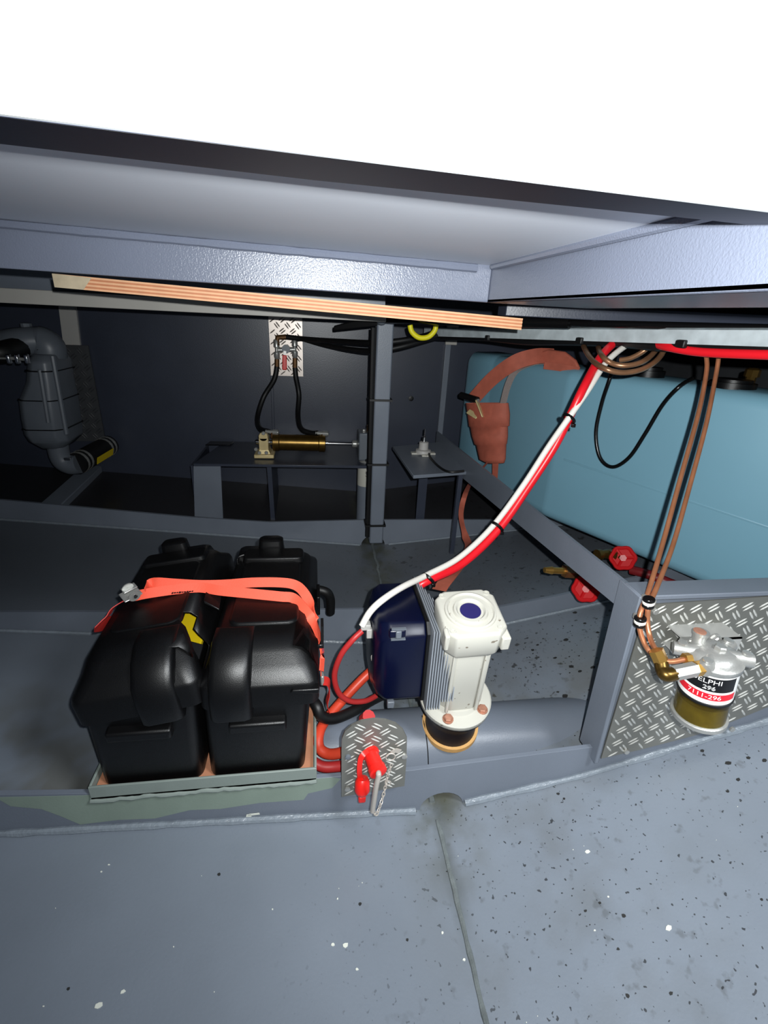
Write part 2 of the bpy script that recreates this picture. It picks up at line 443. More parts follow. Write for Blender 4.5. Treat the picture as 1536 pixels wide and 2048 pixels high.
for yy, fr in ((Y2, fr2), (Y3, fr3)):
    pts = [V((-1.7 + 3.0 * i / 90, yy - .004, hz(-1.7 + 3.0 * i / 90, yy) + .003)) for i in range(91) if abs(-1.7 + 3.0 * i / 90 - KX) > .06]
    for part in ([q for q in pts if q.x < KX], [q for q in pts if q.x > KX]):
        mb = MB(); mb.tube(part, .006, 6); mb.build('weld_bead', 'weld', fr, smooth=True)

YT = 2.5
mb = MB(); xsT = [-1.9 + .2 * i for i in range(20)]
mb.prism([V((x, YT, hz(x, YT) - .02)) for x in xsT] + [V((1.9, YT, .15)), V((-1.9, YT, .15))], (0, .02, 0))
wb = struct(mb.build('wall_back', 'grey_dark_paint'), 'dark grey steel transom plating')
mb = MB(); mb.hexa([V(q) for q in ((-.222, YT - .006, -.82), (-.208, YT - .006, -.82), (-.208, YT, -.82), (-.222, YT, -.82), (-.212, YT - .006, .1), (-.198, YT - .006, .1), (-.198, YT, .1), (-.212, YT, .1))])
mb.build('plate_seam', 'grey_dark_paint', wb, bevel=.002)
mb = MB(); mb.box((.66, YT - .02, -.62), (.69, YT, -.0)); mb.build('corner_strip', 'grey_paint', wb, bevel=.003)
mb = MB(); mb.box((.655, YT - .035, -.13), (.715, YT - .02, -.02)); mb.build('corner_gusset', 'beam_light', wb, bevel=.003)
mb = MB(); c = pY(822, 797, YT - .003); mb.lathe([(.014, 0), (.014, .004), (.005, .006)], 12, frame(c, (0, -1, 0))); mb.build('plug', 'black_rubber', wb)
for px in (124, 141):
    a = pY(px, 600, YT - .012); b = pY(px + 11, 690, YT - .012)
    mb = MB(); mb.hexa([b + V((-.018, 0, 0)), b + V((.018, 0, 0)), b + V((.018, .012, 0)), b + V((-.018, .012, 0)), a + V((-.018, 0, 0)), a + V((.018, 0, 0)), a + V((.018, .012, 0)), a + V((-.018, .012, 0))])
    mb.build('hanger_strip', 'grey_plastic', wb)
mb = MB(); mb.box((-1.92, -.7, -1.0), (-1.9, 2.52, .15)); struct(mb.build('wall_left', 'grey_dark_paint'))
mb = MB(); mb.hexa([V(q) for q in ((1.8, -.7, -.75), (1.82, -.7, -.75), (1.82, 2.52, -.75), (1.8, 2.52, -.75), (1.9, -.7, .15), (1.92, -.7, .15), (1.92, 2.52, .15), (1.9, 2.52, .15))])
struct(mb.build('wall_right', 'grey_bilge'))
# deck overhead: hatch trunk with its underside panel, aft web, starboard web
def zc_(x): return .116 - .022 * x          # underside height falls slightly to starboard
mb = MB(); mb.hexa([V(q) for q in ((-1.9, .34, zc_(-1.9)), (.39, .34, zc_(.39)), (.39, 1.13, zc_(.39)), (-1.9, 1.13, zc_(-1.9)), (-1.9, .34, .20), (.39, .34, .20), (.39, 1.13, .20), (-1.9, 1.13, .20))])
struct(mb.build('ceiling', 'deckhead_paint'), 'pale grey deck underside above the compartment')
YW = 1.12
def zt_(x): return .1185 - .011 * x
def zb_(x): return .0385 - .012 * x
mb = MB(); mb.hexa([V(q) for q in ((-1.9, YW, zb_(-1.9)), (.386, YW, zb_(.386)), (.386, YW + .008, zb_(.386)), (-1.9, YW + .008, zb_(-1.9)), (-1.9, YW, zt_(-1.9) + .02), (.386, YW, zt_(.386) + .02), (.386, YW + .008, zt_(.386) + .02), (-1.9, YW + .008, zt_(-1.9) + .02))])
t4 = struct(mb.build('trim_4', 'grey_gloss', bevel=.002), 'glossy grey steel web under the deck')
mb = MB(); pts = [V((-1.85 + 2.2 * i / 70, YW - .006, zc_(-1.85 + 2.2 * i / 70) - .008 - .0)) for i in range(71)]
mb.tube(pts, [.0085 + random.uniform(-.001, .001) for _ in pts], 8); mb.build('weld_bead', 'grey_gloss', t4, smooth=True)
mb = MB(); mb.box((.386, .30, .0335), (.394, 1.128, .16)); t5 = struct(mb.build('trim_5', 'grey_gloss', bevel=.002), 'glossy grey steel web running fore and aft under the deck')
mb = MB(); mb.box((.386, .30, .0335), (.63, 1.128, .0415)); mb.build('flange', 'grey_gloss', t5, bevel=.002)
mb = MB(); mb.tube([V((.381, .35 + .03 * i, zc_(.39) - .003)) for i in range(26)], .007, 8); mb.build('weld_bead', 'grey_gloss', t5, smooth=True)
# aft deck over the steering gear and side deck
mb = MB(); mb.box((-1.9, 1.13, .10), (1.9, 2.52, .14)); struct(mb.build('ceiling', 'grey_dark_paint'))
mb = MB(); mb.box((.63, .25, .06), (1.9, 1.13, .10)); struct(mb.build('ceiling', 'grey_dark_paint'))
# thick white deck edge close overhead with a lower lip coloured dark for its shade
mb = MB(); mb.hexa([V(q) for q in ((-1.2, .33, .1090), (1.2, .34, .0575), (1.2, .345, .0575), (-1.2, .336, .1090), (-1.2, .33, .75), (1.2, .34, .75), (1.2, .345, .75), (-1.2, .336, .75))])
wf = struct(mb.build('wall_front', 'white_panel'), 'white painted deck edge close overhead')
def lip_(x, y, d=0): return V((x, y, .0826 - .0215 * x + .134 * (y - .335) + d))  # slope set so the flash only grazes the lip
mb = MB(); q_ = ((-1.2, .3335), (1.2, .3435), (1.2, .42), (.35, .445), (0, .50), (-.3, .50), (-1.2, .50))
mb.prism([lip_(x, y) for x, y in q_], (0, 0, .004))
mb.build('lower_lip', 'lip_shade', wf)

# deck beam seen below the web on the port side
mb = MB(); mb.hexa([V(q) for q in ((-1.85, 1.70, -.024), (.24, 1.70, -.026), (.24, 1.75, -.026), (-1.85, 1.75, -.024), (-1.85, 1.70, .020), (.24, 1.70, .012), (.24, 1.75, .012), (-1.85, 1.75, .020))])
t6 = struct(mb.build('trim_6', 'beam_light', bevel=.002), 'pale grey deck beam')
mb = MB(); mb.box((-1.85, 1.74, .015), (.24, 1.75, .10)); mb.build('web', 'grey_paint', t6)
mb = MB(); mb.hexa([V(q) for q in ((.50, 1.30, .010), (1.6, .98, .010), (1.6, 1.04, .010), (.50, 1.36, .010), (.50, 1.30, .042), (1.6, .98, .042), (1.6, 1.04, .042), (.50, 1.36, .042))])
struct(mb.build('trim_7', 'grey_dark_paint', bevel=.002))

# ------------------------------------------------------------------ plywood board on the beams
a = pY(105, 547, 1.19); b = pY(1046, 637, 1.19)
t = thing('plywood_board', (a + b) / 2, 'plywood board with striped orange edge wedged under the glossy grey web', 'board')
dx = (b - a); N_ = 7; TH = .026
for i in range(N_):
    z0, z1 = -TH * i / N_, -TH * (i + 1) / N_
    g = .0008 if i % 2 else 0
    mb = MB(); p = [a + V((0, g, z1)), b + V((0, g, z1)), b + V((0, .35, z1)), a + V((0, .35, z1)), a + V((0, g, z0)), b + V((0, g, z0)), b + V((0, .35, z0)), a + V((0, .35, z0))]
    mb.hexa(p); mb.build('veneer_layer', 'ply_dark' if i % 2 else 'ply_pale', t)
mb = MB(); u = dx.normalized(); e = a + u * .055
mb.hexa([a + V((-.001, -.0008, -TH)), e + V((0, -.0008, -TH)), e + V((0, .004, -TH)), a + V((-.001, .004, -TH)), a + V((-.001, -.0008, 0)), e + V((.02, -.0008, -.002)), e + V((.02, .004, -.002)), a + V((-.001, .004, 0))])
mb.build('pale_corner', 'ply_end', t)

# ------------------------------------------------------------------ post under the deck
t = thing('steel_post', (.264, 1.88, hz(KX, 1.88)), 'grey square steel post standing on the keel with cable ties round it', 'post')
mb = MB(); mb.hexa([V(q) for q in ((.236, 1.875, -.945), (.296, 1.875, -.945), (.296, 1.935, -.945), (.236, 1.935, -.945), (.232, 1.875, -.03), (.296, 1.875, -.03), (.296, 1.935, -.03), (.232, 1.935, -.03))])
mb.build('tube', 'grey_paint', t, bevel=.006)
mb = MB(); mb.tube([V((.229, 1.892, -.915)), V((.228, 1.892, -.60)), V((.224, 1.892, -.3)), V((.222, 1.892, -.05))], .012, 8); mb.build('black_cable', 'black_rubber', t, smooth=True)
for py in (801, 930, 1052):
    z = pY(760, py, 1.87).z
    mb = MB(); mb.box((.214, 1.868, z - .004), (.304, 1.942, z + .004)); mb.build('cable_tie', 'black_rubber', t)
mb = MB(); mb.box((.2, 1.86, -.03), (.33, 1.95, -.018)); mb.build('head_plate', 'black_rubber', t, bevel=.002)

# ------------------------------------------------------------------ hatch strut over the post
t = thing('gas_strut', pY(767, 640, 1.84), 'black gas strut with ball joint lying over the post top', 'strut')
A = pY(767, 638, 1.84); B = pY(1140, 646, 1.30); C_ = pY(1700, 662, .80)
mb = MB(); mb.tube([A, A.lerp(B, .5), B], .0155, 14); mb.build('cylinder', 'black_shine', t, smooth=True)
mb = MB(); mb.tube([B, C_], .009, 12); mb.build('rod', 'black_shine', t, smooth=True)
mb = MB(); mb.lathe([(0.001, -.022), (.012, -.019), (.02, -.009), (.022, 0), (.02, .009), (.012, .019), (0.001, .022)], 16, frame(A + V((-.008, -.01, 0)), (0, -1, 0)))
mb.build('ball_joint', 'muffler_grey', t, smooth=True)
mb = MB(); q = pY(668, 655, 1.95); mb.hexa([q + V((0, 0, -.012)), A + V((-.02, 0, -.024)), A + V((-.02, .02, -.024)), q + V((0, .02, -.012)), q + V((0, 0, .006)), A + V((-.02, 0, .014)), A + V((-.02, .02, .014)), q + V((0, .02, .006))])
mb.build('lever', 'black_rubber', t, bevel=.004)

# ------------------------------------------------------------------ galvanised angle carrying the pipes
A = pY(848, 662, 2.15); B = pY(1650, 673, .78)
t = thing('galvanised_angle', (A + B) / 2, 'long galvanised angle bar carrying red cable and copper pipes overhead', 'bar')
mb = MB(); mb.hexa([A + V((0, 0, -.020)), B + V((0, 0, -.020)), B + V((.006, .006, -.020)), A + V((.006, .006, -.020)), A + V((0, 0, .014)), B + V((0, 0, .014)), B + V((.006, .006, .014)), A + V((.006, .006, .014))])
mb.build('upright_leg', 'galvanised', t)
mb = MB(); mb.hexa([A + V((0, .0, .010)), B + V((0, 0, .010)), B + V((.03, .03, .010)), A + V((.03, .03, .010)), A + V((0, 0, .014)), B + V((0, 0, .014)), B + V((.03, .03, .014)), A + V((.03, .03, .014))])
mb.build('flat_leg', 'galvanised', t)
def on_bar(px):
    lo, hi = 0., 1.
    for _ in range(40):
        m_ = (lo + hi) / 2; q = A.lerp(B, m_); d = V((q.dot(c_right), q.dot(c_down), q.dot(c_fwd)))
        if 768 + FPX * d.x / d.z < px: lo = m_
        else: hi = m_
    return A.lerp(B, lo)
for px in (978, 1165, 1372):
    q = on_bar(px); mb = MB(); mb.cbox(q + V((0, .012, -.02)), (.012, .04, .018)); mb.build('tie_head', 'black_rubber', t, bevel=.003)
# black loom clipped under the angle
mb = MB(); pts = [on_bar(px) + V((.02, .03, -.024 - .004 * math.sin(px / 40))) for px in (870, 960, 1050, 1140, 1240, 1340, 1440, 1600)]
mb.tube(cat(pts, 6), .012, 8); o = mb.build('cable_loom', 'black_rubber', smooth=True); tag(o, 'black cable loom tied along the underside of the galvanised bar', 'cable')
# red cable along the bar to starboard
q0 = on_bar(1300); mb = MB()
mb.tube(cat([on_bar(1310) + V((.04, .08, -.020)), on_bar(1355) + V((.004, .03, -.028)), on_bar(1420) + V((.004, .022, -.036)), on_bar(1536) + V((.004, .022, -.036)), on_bar(1700) + V((.004, .02, -.034))], 8), .0095, 12)
o = mb.build('red_cable', 'red_cable', smooth=True); tag(o, 'thick red cable running along under the galvanised bar at top right', 'cable')

# ------------------------------------------------------------------ blue tank
TA = V((.62, 2.23, 0)); TB = V((1.187, 1.125, 0)); td = (TB - TA).normalized(); tn = V((td.y, -td.x, 0))  # tn points inboard
if tn.x > 0: tn = -tn
t0 = TA - td * .08; t1 = TA + td * 1.62
t = thing('plastic_tank', (t0 + t1) / 2 - tn * .16 + V((0, 0, -.735)), 'light blue plastic tank behind the steel frame on the starboard side', 'tank')
SB = .715
def tank_ring(s, shrink):
    c = t0 + td * s - tn * max(0., (SB - s) * .25); out = []  # far part turned away from the flash to darken it
    zt, zb, dep, r = -.15, -.737, .24, .045
    pts = []
    for (u, z, a0) in ((r, zt - r, 90), (dep - r, zt - r, 0), (dep - r, zb + r, -90), (r, zb + r, -180)):
        for i in range(5):
            a = math.radians(a0 + (90 - 22.5 * i if a0 == 90 else (90 - 22.5 * i)))
            pts.append((u + r * math.cos(math.radians(a0 + 90 - 22.5 * i)), z + r * math.sin(math.radians(a0 + 90 - 22.5 * i))))
    # belly: lower half stands slightly proud
    for u, z in pts:
        k = shrink
        uc, zc = dep / 2, (zt + zb) / 2
        u2 = uc + (u - uc) * k; z2 = zc + (z - zc) * (1 - (1 - k) * .6)
        out.append(c - tn * u2 + V((0, 0, z2)))
    return out
L_ = (t1 - t0).length
rings = [tank_ring(0, .80), tank_ring(.012, .92), tank_ring(.04, 1), tank_ring(.23, 1), tank_ring(.235, .99), tank_ring(.25, 1), tank_ring(SB - .012, 1), tank_ring(SB, 1), tank_ring(SB + .012, 1), tank_ring(1.2, 1.0), tank_ring(L_ - .04, 1), tank_ring(L_ - .012, .92), tank_ring(L_, .80)]
mb = MB(); mb.loft(rings); mb.build('tank_body', 'tank_blue', t, smooth=True, angle=60)
mb = MB()
za = -.47; q0 = t0 + td * .76 + tn * .0 + V((0, 0, za)); q1 = t0 + td * 1.53 + V((0, 0, za - .02))
mb.hexa([q0 + V((0, 0, -.012)), q1 + V((0, 0, -.012)), q1 - tn * .02 + V((0, 0, -.012)), q0 - tn * .02 + V((0, 0, -.012)), q0 + tn * .0015, q1 + tn * .0015, q1 - tn * .02, q0 - tn * .02])
mb.build('moulded_rib', 'tank_blue', t, bevel=.004)
for s_, r_, h_ in ((.95, .05, .035), (1.2, .06, .028)):
    c = t0 + td * s_ - tn * .09 + V((0, 0, -.155))
    mb = MB(); mb.lathe([(r_, 0), (r_, h_ * .7), (r_ * .8, h_ * .72), (r_ * .8, h_)], 24, frame(c, (0, 0, 1))); mb.build('screw_cap', 'black_plastic', t, smooth=True)
for i in range(3):
    c = t0 + td * (1.22 + .10 * i) - tn * (.15 + .02 * i) + V((0, 0, -.15))
    mb = MB(); mb.lathe([(.014, 0), (.014, .03), (.02, .03), (.02, .05), (.012, .055)], 8, frame(c, (0, 0, 1))); mb.build('hose_fitting', 'brass_old', t)
# tank bearer running aft
t = thing('tank_bearer', (.615, 1.45, -.6), 'grey steel bar sloping away under the blue tank', 'bar')
mb = MB(); mb.hexa([V(q) for q in ((.607, .715, -.525), (.615, .715, -.525), (.615, 2.3, -.655), (.607, 2.3, -.655), (.607, .715, -.468), (.615, .715, -.468), (.615, 2.3, -.533), (.607, 2.3, -.533))])
mb.build('web', 'grey_paint', t)
mb = MB(); mb.cbox((1.04, .72, -.452), (.10, .03, .012)); o = mb.build('rubber_pad', 'black_rubber', bevel=.003); tag(o, 'small black rubber pad on the plate top beside the tank', 'pad')

def on_tank(px, py, off):
    d = ray(px, py); P0 = TA + tn * off; tt = P0.dot(tn) / d.dot(tn); return d * tt
mb = MB(); mb.tube(cat([on_tank(1232, 705, -.03), on_tank(1222, 750, .022), on_tank(1204, 805, .014), on_tank(1192, 865, .012), on_tank(1200, 915, .012), on_tank(1225, 934, .012), on_tank(1258, 915, .012), on_tank(1290, 868, .012), on_tank(1325, 810, .014), on_tank(1358, 774, .022), on_tank(1385, 757, -.03)], 8), .0065, 10)
o = mb.build('black_cable', 'black_shine', smooth=True); tag(o, 'black cable hanging in a loop down the blue tank', 'cable')

# ratchet strap on the tank
t = thing('ratchet_strap', on_tank(990, 975, .02), 'faded orange ratchet strap bundled and hung on the blue tank', 'strap')
W_ = td
def T(px, py, o_): return on_tank(px, py, o_)
sd = V((td.x, td.y, 0))
mb = MB(); mb.ribbon(cat([T(945, 800, .07), T(985, 757, .055), T(1030, 725, .035), T(1075, 712, -.03), T(1110, 712, -.10)], 6), (td * .55 + V((0, 0, -.8))), .062); mb.build('webbing', 'old_strap', t, smooth=True)
mb = MB(); mb.ribbon(cat([T(1005, 812, .035), T(1016, 770, .03), T(1032, 742, .02), T(1062, 729, -.02), T(1090, 727, -.06)], 6), td, .032); o = mb.build('webbing', 'grey_strap', t, smooth=True); o['label'] = 'greyed webbing'
# loose loop on top of the tank
mb = MB(); mb.prism([T(px, py, -.05) for px, py in ((1045, 728), (1062, 711), (1095, 700), (1128, 705), (1150, 722), (1160, 743), (1125, 745), (1092, 742), (1085, 728))], -tn * .012 + V((0, 0, .004))); mb.build('folded_loop', 'old_strap', t, bevel=.004)
mb = MB(); mb.ribbon(cat([T(1088, 731, -.02), T(1120, 735, -.025), T(1158, 742, -.03)], 5), V((0, 0, 1)), .026); mb.build('folded_loop', 'old_strap', t, smooth=True)
# rolled bundle, a flattened cone of wound webbing
rings = []
for (px0, px1, py, th) in ((932, 1016, 806, .034), (937, 1018, 828, .044), (940, 1017, 852, .044), (942, 1014, 853, .040), (946, 1014, 872, .041), (951, 1012, 888, .039), (954, 1011, 889, .035), (960, 1010, 918, .03), (974, 1008, 926, .02)):
    a = T(px0, py, .03); b = T(px1, py, .03); c = (a + b) / 2; e = (b - a) / 2
    rings.append([c + e * math.cos(k) + tn * th * math.sin(k) for k in [2 * math.pi * i / 20 for i in range(20)]])
mb = MB(); mb.loft(rings, cap0=False); mb.build('wound_bundle', 'old_strap', t, smooth=True, angle=70)
for k, (yy0, yy1) in enumerate(((845, 852), (878, 884))):
    pass
mb = MB(); mb.ribbon([T(991, 922, .035), T(990, 950, .03), T(988, 978, .03)], td, [.034, .03, .03]); mb.build('tail', 'old_strap', t)
mb = MB(); mb.ribbon(cat([T(975, 925, .05), T(945, 960, .02), pY(930, 990, 1.75), pY(922, 1030, 1.75), pY(930, 1070, 1.72), pY(938, 1095, 1.6), pY(925, 1120, 1.4), pY(900, 1150, 1.22), pY(878, 1180, 1.15)], 6), [V((1, .4 - .1 * i, .1)) for i in range(49)], [.012 + .0007 * i for i in range(49)]); mb.build('tail', 'old_strap', t, smooth=True)
# ratchet buckle
a = T(922, 790, .075); b = T(955, 800, .08)
mb = MB(); mb.tube([a, b], .0135, 12); mb.build('handle_grip', 'black_rubber', t, smooth=True)
for p, q in ((T(953, 800, .082), T(965, 830, .075)), (T(936, 822, .075), T(952, 832, .07))):
    mb = MB(); M_, l = between(p, q); mb.box((-.012, -.003, 0), (.012, .003, l + .01), M_); mb.build('side_plate', 'cream_metal', t, bevel=.003)
mb = MB(); mb.tube([T(950, 800, .08), T(957, 801, .08)], .007, 10); mb.build('pivot', 'zinc', t, smooth=True)

# ------------------------------------------------------------------ shut-off valves under the tank
def valve(cpx, cpy, wpx, wpy, y, label, tail):
    c = pY(cpx, cpy, y); wq = pY(wpx, wpy, y - .05)
    t = thing('gate_valve', c + V((0, 0, -.04)), label, 'valve', 'gate valves under the tank')
    mb = MB(); mb.lathe([(.019, -.045), (.019, -.03), (.014, -.028), (.017, 0), (.014, .028), (.019, .03), (.019, .045)], 12, frame(c, (1, .15, -.02))); mb.build('body', 'brass_old', t, smooth=True)
    d = (wq - c).normalized()
    mb = MB(); mb.lathe([(.016, 0), (.016, .028), (.020, .028), (.020, .04), (.011, .042), (.011, .055)], 6, frame(c, d)); mb.build('bonnet', 'brass_old', t)
    mb = MB(); mb.tube([c, wq], .005, 8); mb.build('stem', 'brass', t)
    M_ = frame(wq, (-.55, -.75, .42))
    mb = MB(); R_ = .034
    pts = [M_ @ V(((R_ + .002 * math.cos(6 * a_)) * math.cos(a_), (R_ + .002 * math.cos(6 * a_)) * math.sin(a_), 0)) for a_ in [2 * math.pi * i / 36 for i in range(36)]]
    mb.tube(pts, .0065, 8, closed=True); mb.lathe([(.030, -.002), (.030, .002)], 24, M_)
    wh = mb.build('hand_wheel', 'red_wheel', t, smooth=True)
    for k in range(3):
        a_ = 2 * math.pi * k / 3
        mb = MB(); mb.tube([M_ @ V((0, 0, 0)), M_ @ V((R_ * math.cos(a_), R_ * math.sin(a_), 0))], .0055, 6); mb.build('spoke', 'red_wheel', wh)
    mb = MB(); mb.lathe([(.011, -.006), (.011, .008)], 6, M_); mb.build('hub_nut', 'red_dull', wh)
    if tail:
        p = pY(1128, 1142, y); e = pY(1089, 1140, y)
        mb = MB(); M2, l = between(p, pY(1160, 1144, y)); mb.lathe([(.021, 0), (.021, .03), (.017, .032), (.017, l)], 6, M2); mb.build('hex_adapter', 'bronze_old', t)
        mb = MB(); M2, l = between(p, e); mb.lathe([(.0105, 0), (.0105, l * .6), (.0125, l * .62), (.0085, l)], 14, M2); mb.build('hose_tail', 'brass', t, smooth=True)
    return t
valve(1178, 1148, 1172, 1178, 1.18, 'brass gate valve with red wheel and bare hose tail, left of the sloping bar', True)
valve(1216, 1108, 1246, 1116, 1.30, 'brass gate valve with red wheel tucked behind the sloping bar under the tank', False)
mb = MB(); mb.tube(cat([pY(1262, 1140, 1.3), pY(1300, 1150, 1.25), pY(1350, 1170, 1.2), pY(1420, 1190, 1.2)], 5), .016, 10); o = mb.build('red_hose', 'dark_red', smooth=True); tag(o, 'dark red hose in the gap beneath the blue tank', 'hose')

# ------------------------------------------------------------------ steering shelf, cylinder and rudder stock
ZS = -.648
t = thing('steering_shelf', (-.1, 2.28, hz(-.1, 2.2)), 'dark grey steel bench carrying the brass steering cylinder', 'shelf')
mb = MB(); mb.hexa([V(q) for q in ((-.53, 2.1, ZS - .012), (.30, 2.1, ZS - .02), (.30, 2.49, ZS - .02), (-.46, 2.49, ZS - .012), (-.53, 2.1, ZS), (.30, 2.1, ZS - .006), (.30, 2.49, ZS - .006), (-.46, 2.49, ZS))])
mb.build('shelf_plate', 'grey_dark_paint', t, bevel=.002)
mb = MB(); mb.prism([V((-.53, 2.1, ZS - .012)), V((-.415, 2.1, ZS - .012)), V((-.425, 2.1, hz(-.42, 2.1) - .01)), V((-.55, 2.1, hz(-.55, 2.1) - .01))], (0, .01, 0)); mb.build('leg_plate', 'grey_paint', t)
mb = MB(); mb.prism([V((-.545, 2.11, ZS - .012)), V((-.535, 2.11, ZS - .012)), V((-.535, 2.11, hz(-.5, 2.1) - .01)), V((-.545, 2.11, hz(-.5, 2.1) - .01))], (0, .35, 0)); mb.build('side_plate', 'grey_dark_paint', t)
a = pY(540, 935, 2.14); b = pY(547, 1030, 2.14)
mb = MB(); mb.prism([V((a.x - .012, 2.12, ZS - .012)), V((a.x + .008, 2.12, ZS - .012)), V((b.x + .008, 2.12, hz(b.x, 2.2) - .01)), V((b.x - .012, 2.12, hz(b.x, 2.2) - .01))], (0, .3, 0)); mb.build('gusset', 'grey_dark_paint', t)
mb = MB(); c = pZ(437, 889, ZS + .002); mb.prism([c + V((-.06, -.02, 0)), c + V((.06, -.02, 0)), c + V((.07, .05, 0)), c + V((-.05, .05, 0))], (0, 0, .004)); mb.build('cover_plate', 'black_shine', t, bevel=.002)
# rudder stock tube
xc = pY(727, 960, 2.16).x
t = thing('rudder_stock', (xc + .012, 2.2, hz(xc, 2.2)), 'grey and white rudder tube passing up through the steel bench', 'rudder stock')
cx = xc + .012
mb = MB(); mb.lathe([(.042, hz(cx, 2.2) - .02), (.042, -.765)], 24, Matrix.Translation((cx, 2.16, 0))); mb.build('lower_tube', 'grey_paint', t, smooth=True)
mb = MB(); mb.lathe([(.042, -.765), (.042, ZS - .014)], 24, Matrix.Translation((cx, 2.16, 0))); mb.build('upper_tube', 'white_paint', t, smooth=True)
mb = MB(); bolt(mb, pY(736, 945, 2.112), (0, -1, 0), .012, .012, 12); mb.build('grease_nipple', 'zinc', t)
mb = MB(); mb.lathe([(.035, ZS - .006), (.035, ZS + .012)], 20, Matrix.Translation((cx, 2.17, 0))); mb.build('collar', 'zinc', t, smooth=True)
c0 = pY(733, 893, 2.13)
mb = MB(); mb.box((cx - .042, 2.12, ZS + .012), (cx + .06, 2.22, pY(733, 867, 2.12).z)); mb.build('tiller_head', 'muffler_grey', t, bevel=.006)
for px, py in ((728, 864), (737, 866)):
    mb = MB(); bolt(mb, pY(px, py, 2.14) + V((0, 0, -.014)), (0, 0, 1), .008, .026); mb.build('bolt', 'zinc', t)
mb = MB(); q = pY(740, 858, 2.15); mb.cbox(q, (.03, .03, .035)); mb.build('key_block', 'bronze_old', t, bevel=.002)
# brass cylinder
YC = 2.24
def ax(px): return pY(px, 884 + (px - 540) * .022, YC)
t = thing('steering_cylinder', pY(590, 905, YC), 'brass hydraulic steering cylinder lying on the dark steel bench', 'cylinder')
a, b = ax(545), ax(651); M_, l = between(a, b)
mb = MB(); mb.lathe([(.03, 0), (.042, .004), (.042, .03), (.038, .034), (.038, l - .034), (.042, l - .03), (.042, l - .003), (.036, l)], 28, M_); mb.build('barrel', 'brass_old', t, smooth=True)
a2 = ax(512); M_, l = between(a2, a); mb = MB(); mb.lathe([(.012, 0), (.012, l)], 14, M_); mb.build('rear_rod', 'chrome', t, smooth=True)
M_, l = between(b, ax(706)); mb = MB(); mb.lathe([(.0085, 0), (.0085, l)], 14, M_); mb.build('piston_rod', 'chrome', t, smooth=True)
M_, l = between(ax(704), ax(722)); mb = MB(); mb.lathe([(.014, 0), (.018, .004), (.018, l * .45), (.015, l * .5), (.02, l * .55), (.02, l)], 10, M_); mb.build('rod_end', 'zinc', t, smooth=True)
a, b = pY(508, 917, YC - .06), pY(548, 917, YC - .06)
mb = MB(); zf = ZS + .001; hx = (b.x - a.x) / 2; cxm = (a.x + b.x) / 2
mb.box((cxm - hx, YC - .06, zf), (cxm + hx, YC + .05, zf + .018)); br = mb.build('mounting_bracket', 'cream_metal', t, bevel=.004)
zt = pY(528, 864, YC - .05).z; w2 = .021
mb = MB(); mb.hexa([V(q) for q in ((cxm - .03, YC - .052, zf + .018), (cxm + .03, YC - .052, zf + .018), (cxm + .03, YC + .03, zf + .018), (cxm - .03, YC + .03, zf + .018), (cxm - w2, YC - .048, zf + .04), (cxm + w2, YC - .048, zf + .04), (cxm + w2, YC + .03, zf + .04), (cxm - w2, YC + .03, zf + .04))])
mb.box((cxm - w2, YC - .048, zf + .036), (cxm + w2, YC + .03, zt - .03)); mb.lathe([(w2, -.012), (w2, .012)], 20, frame((cxm, YC - .036, zt - .024), (0, -1, 0)))
mb.build('upright', 'cream_metal', br, bevel=.002)
for px, py in ((519, 905), (533, 905), (527, 866), (512, 898)):
    q = pY(px, py, YC - .056); mb = MB(); bolt(mb, q, (0, -1, 0), .009, .01); mb.build('bolt', 'zinc', br)
for px, py in ((540, 863), (640, 866)):
    q = pY(px, py, YC); mb = MB(); mb.tube([q + V((-.02, 0, -.0)), q + V((.04, -.01, -.002))], .009, 10); mb.lathe([(.013, -.012), (.013, .012)], 10, frame(q + V((.026, -.008, -.001)), (1, -.2, 0))); mb.build('hose_union', 'zinc', t, smooth=True)
    mb = MB(); mb.tube([q + V((.012, 0, -.03)), q + V((.012, -.005, .0))], .010, 10); mb.build('port_fitting', 'bronze_old', t)

# valve plate on transom
YP = YT - .012
A_, B_ = pY(545, 632, YP), pY(606, 753, YP)
t = thing('valve_plate', (A_ + B_) / 2, 'tread plate panel with by-pass valve and red lever on the dark transom', 'panel')
x0, x1, z0, z1 = -.213, -.055, B_.z, -.03
mb = MB(); mb.box((x0, YP, z0), (x1, YP + .006, z1)); mb.build('tread_plate', 'tread_warm', t)
mb = MB(); tread(mb, (0, YP, 0), (1, 0, 0), (0, 0, 1), (0, -1, 0), lambda x, z: x0 < x < x1 and z0 < z < z1, x0, x1, z0, z1, pitch=.05, L=.034, wd=.006, gap=.011, hgt=.002); o = mb.build('raised_tread', 'tread_warm', t)
yv = YP - .03
def vp(px, py, y=None): return pY(px, py, y or yv)
mb = MB(); mb.tube([vp(556, 700), vp(590, 699)], .012, 12); vb = mb.build('valve_body', 'cast_alloy', t, smooth=True)
for px in (562, 567, 580, 586):
    mb = MB(); mb.lathe([(.017, -.007), (.017, .007)], 6, frame(vp(px, 700), (1, 0, 0))); mb.build('union_nut', 'black_shine', vb)
mb = MB(); mb.lathe([(.020, -.014), (.020, .014)], 12, frame(vp(572, 698), (0, -1, 0))); mb.build('ball_housing', 'muffler_grey', vb)
mb = MB(); p = vp(569, 710, yv - .02); q = vp(569, 740, yv - .022); mb.ribbon([vp(570, 702, yv - .02), p], (1, 0, 0), .013, .004); mb.build('lever_arm', 'zinc', vb)
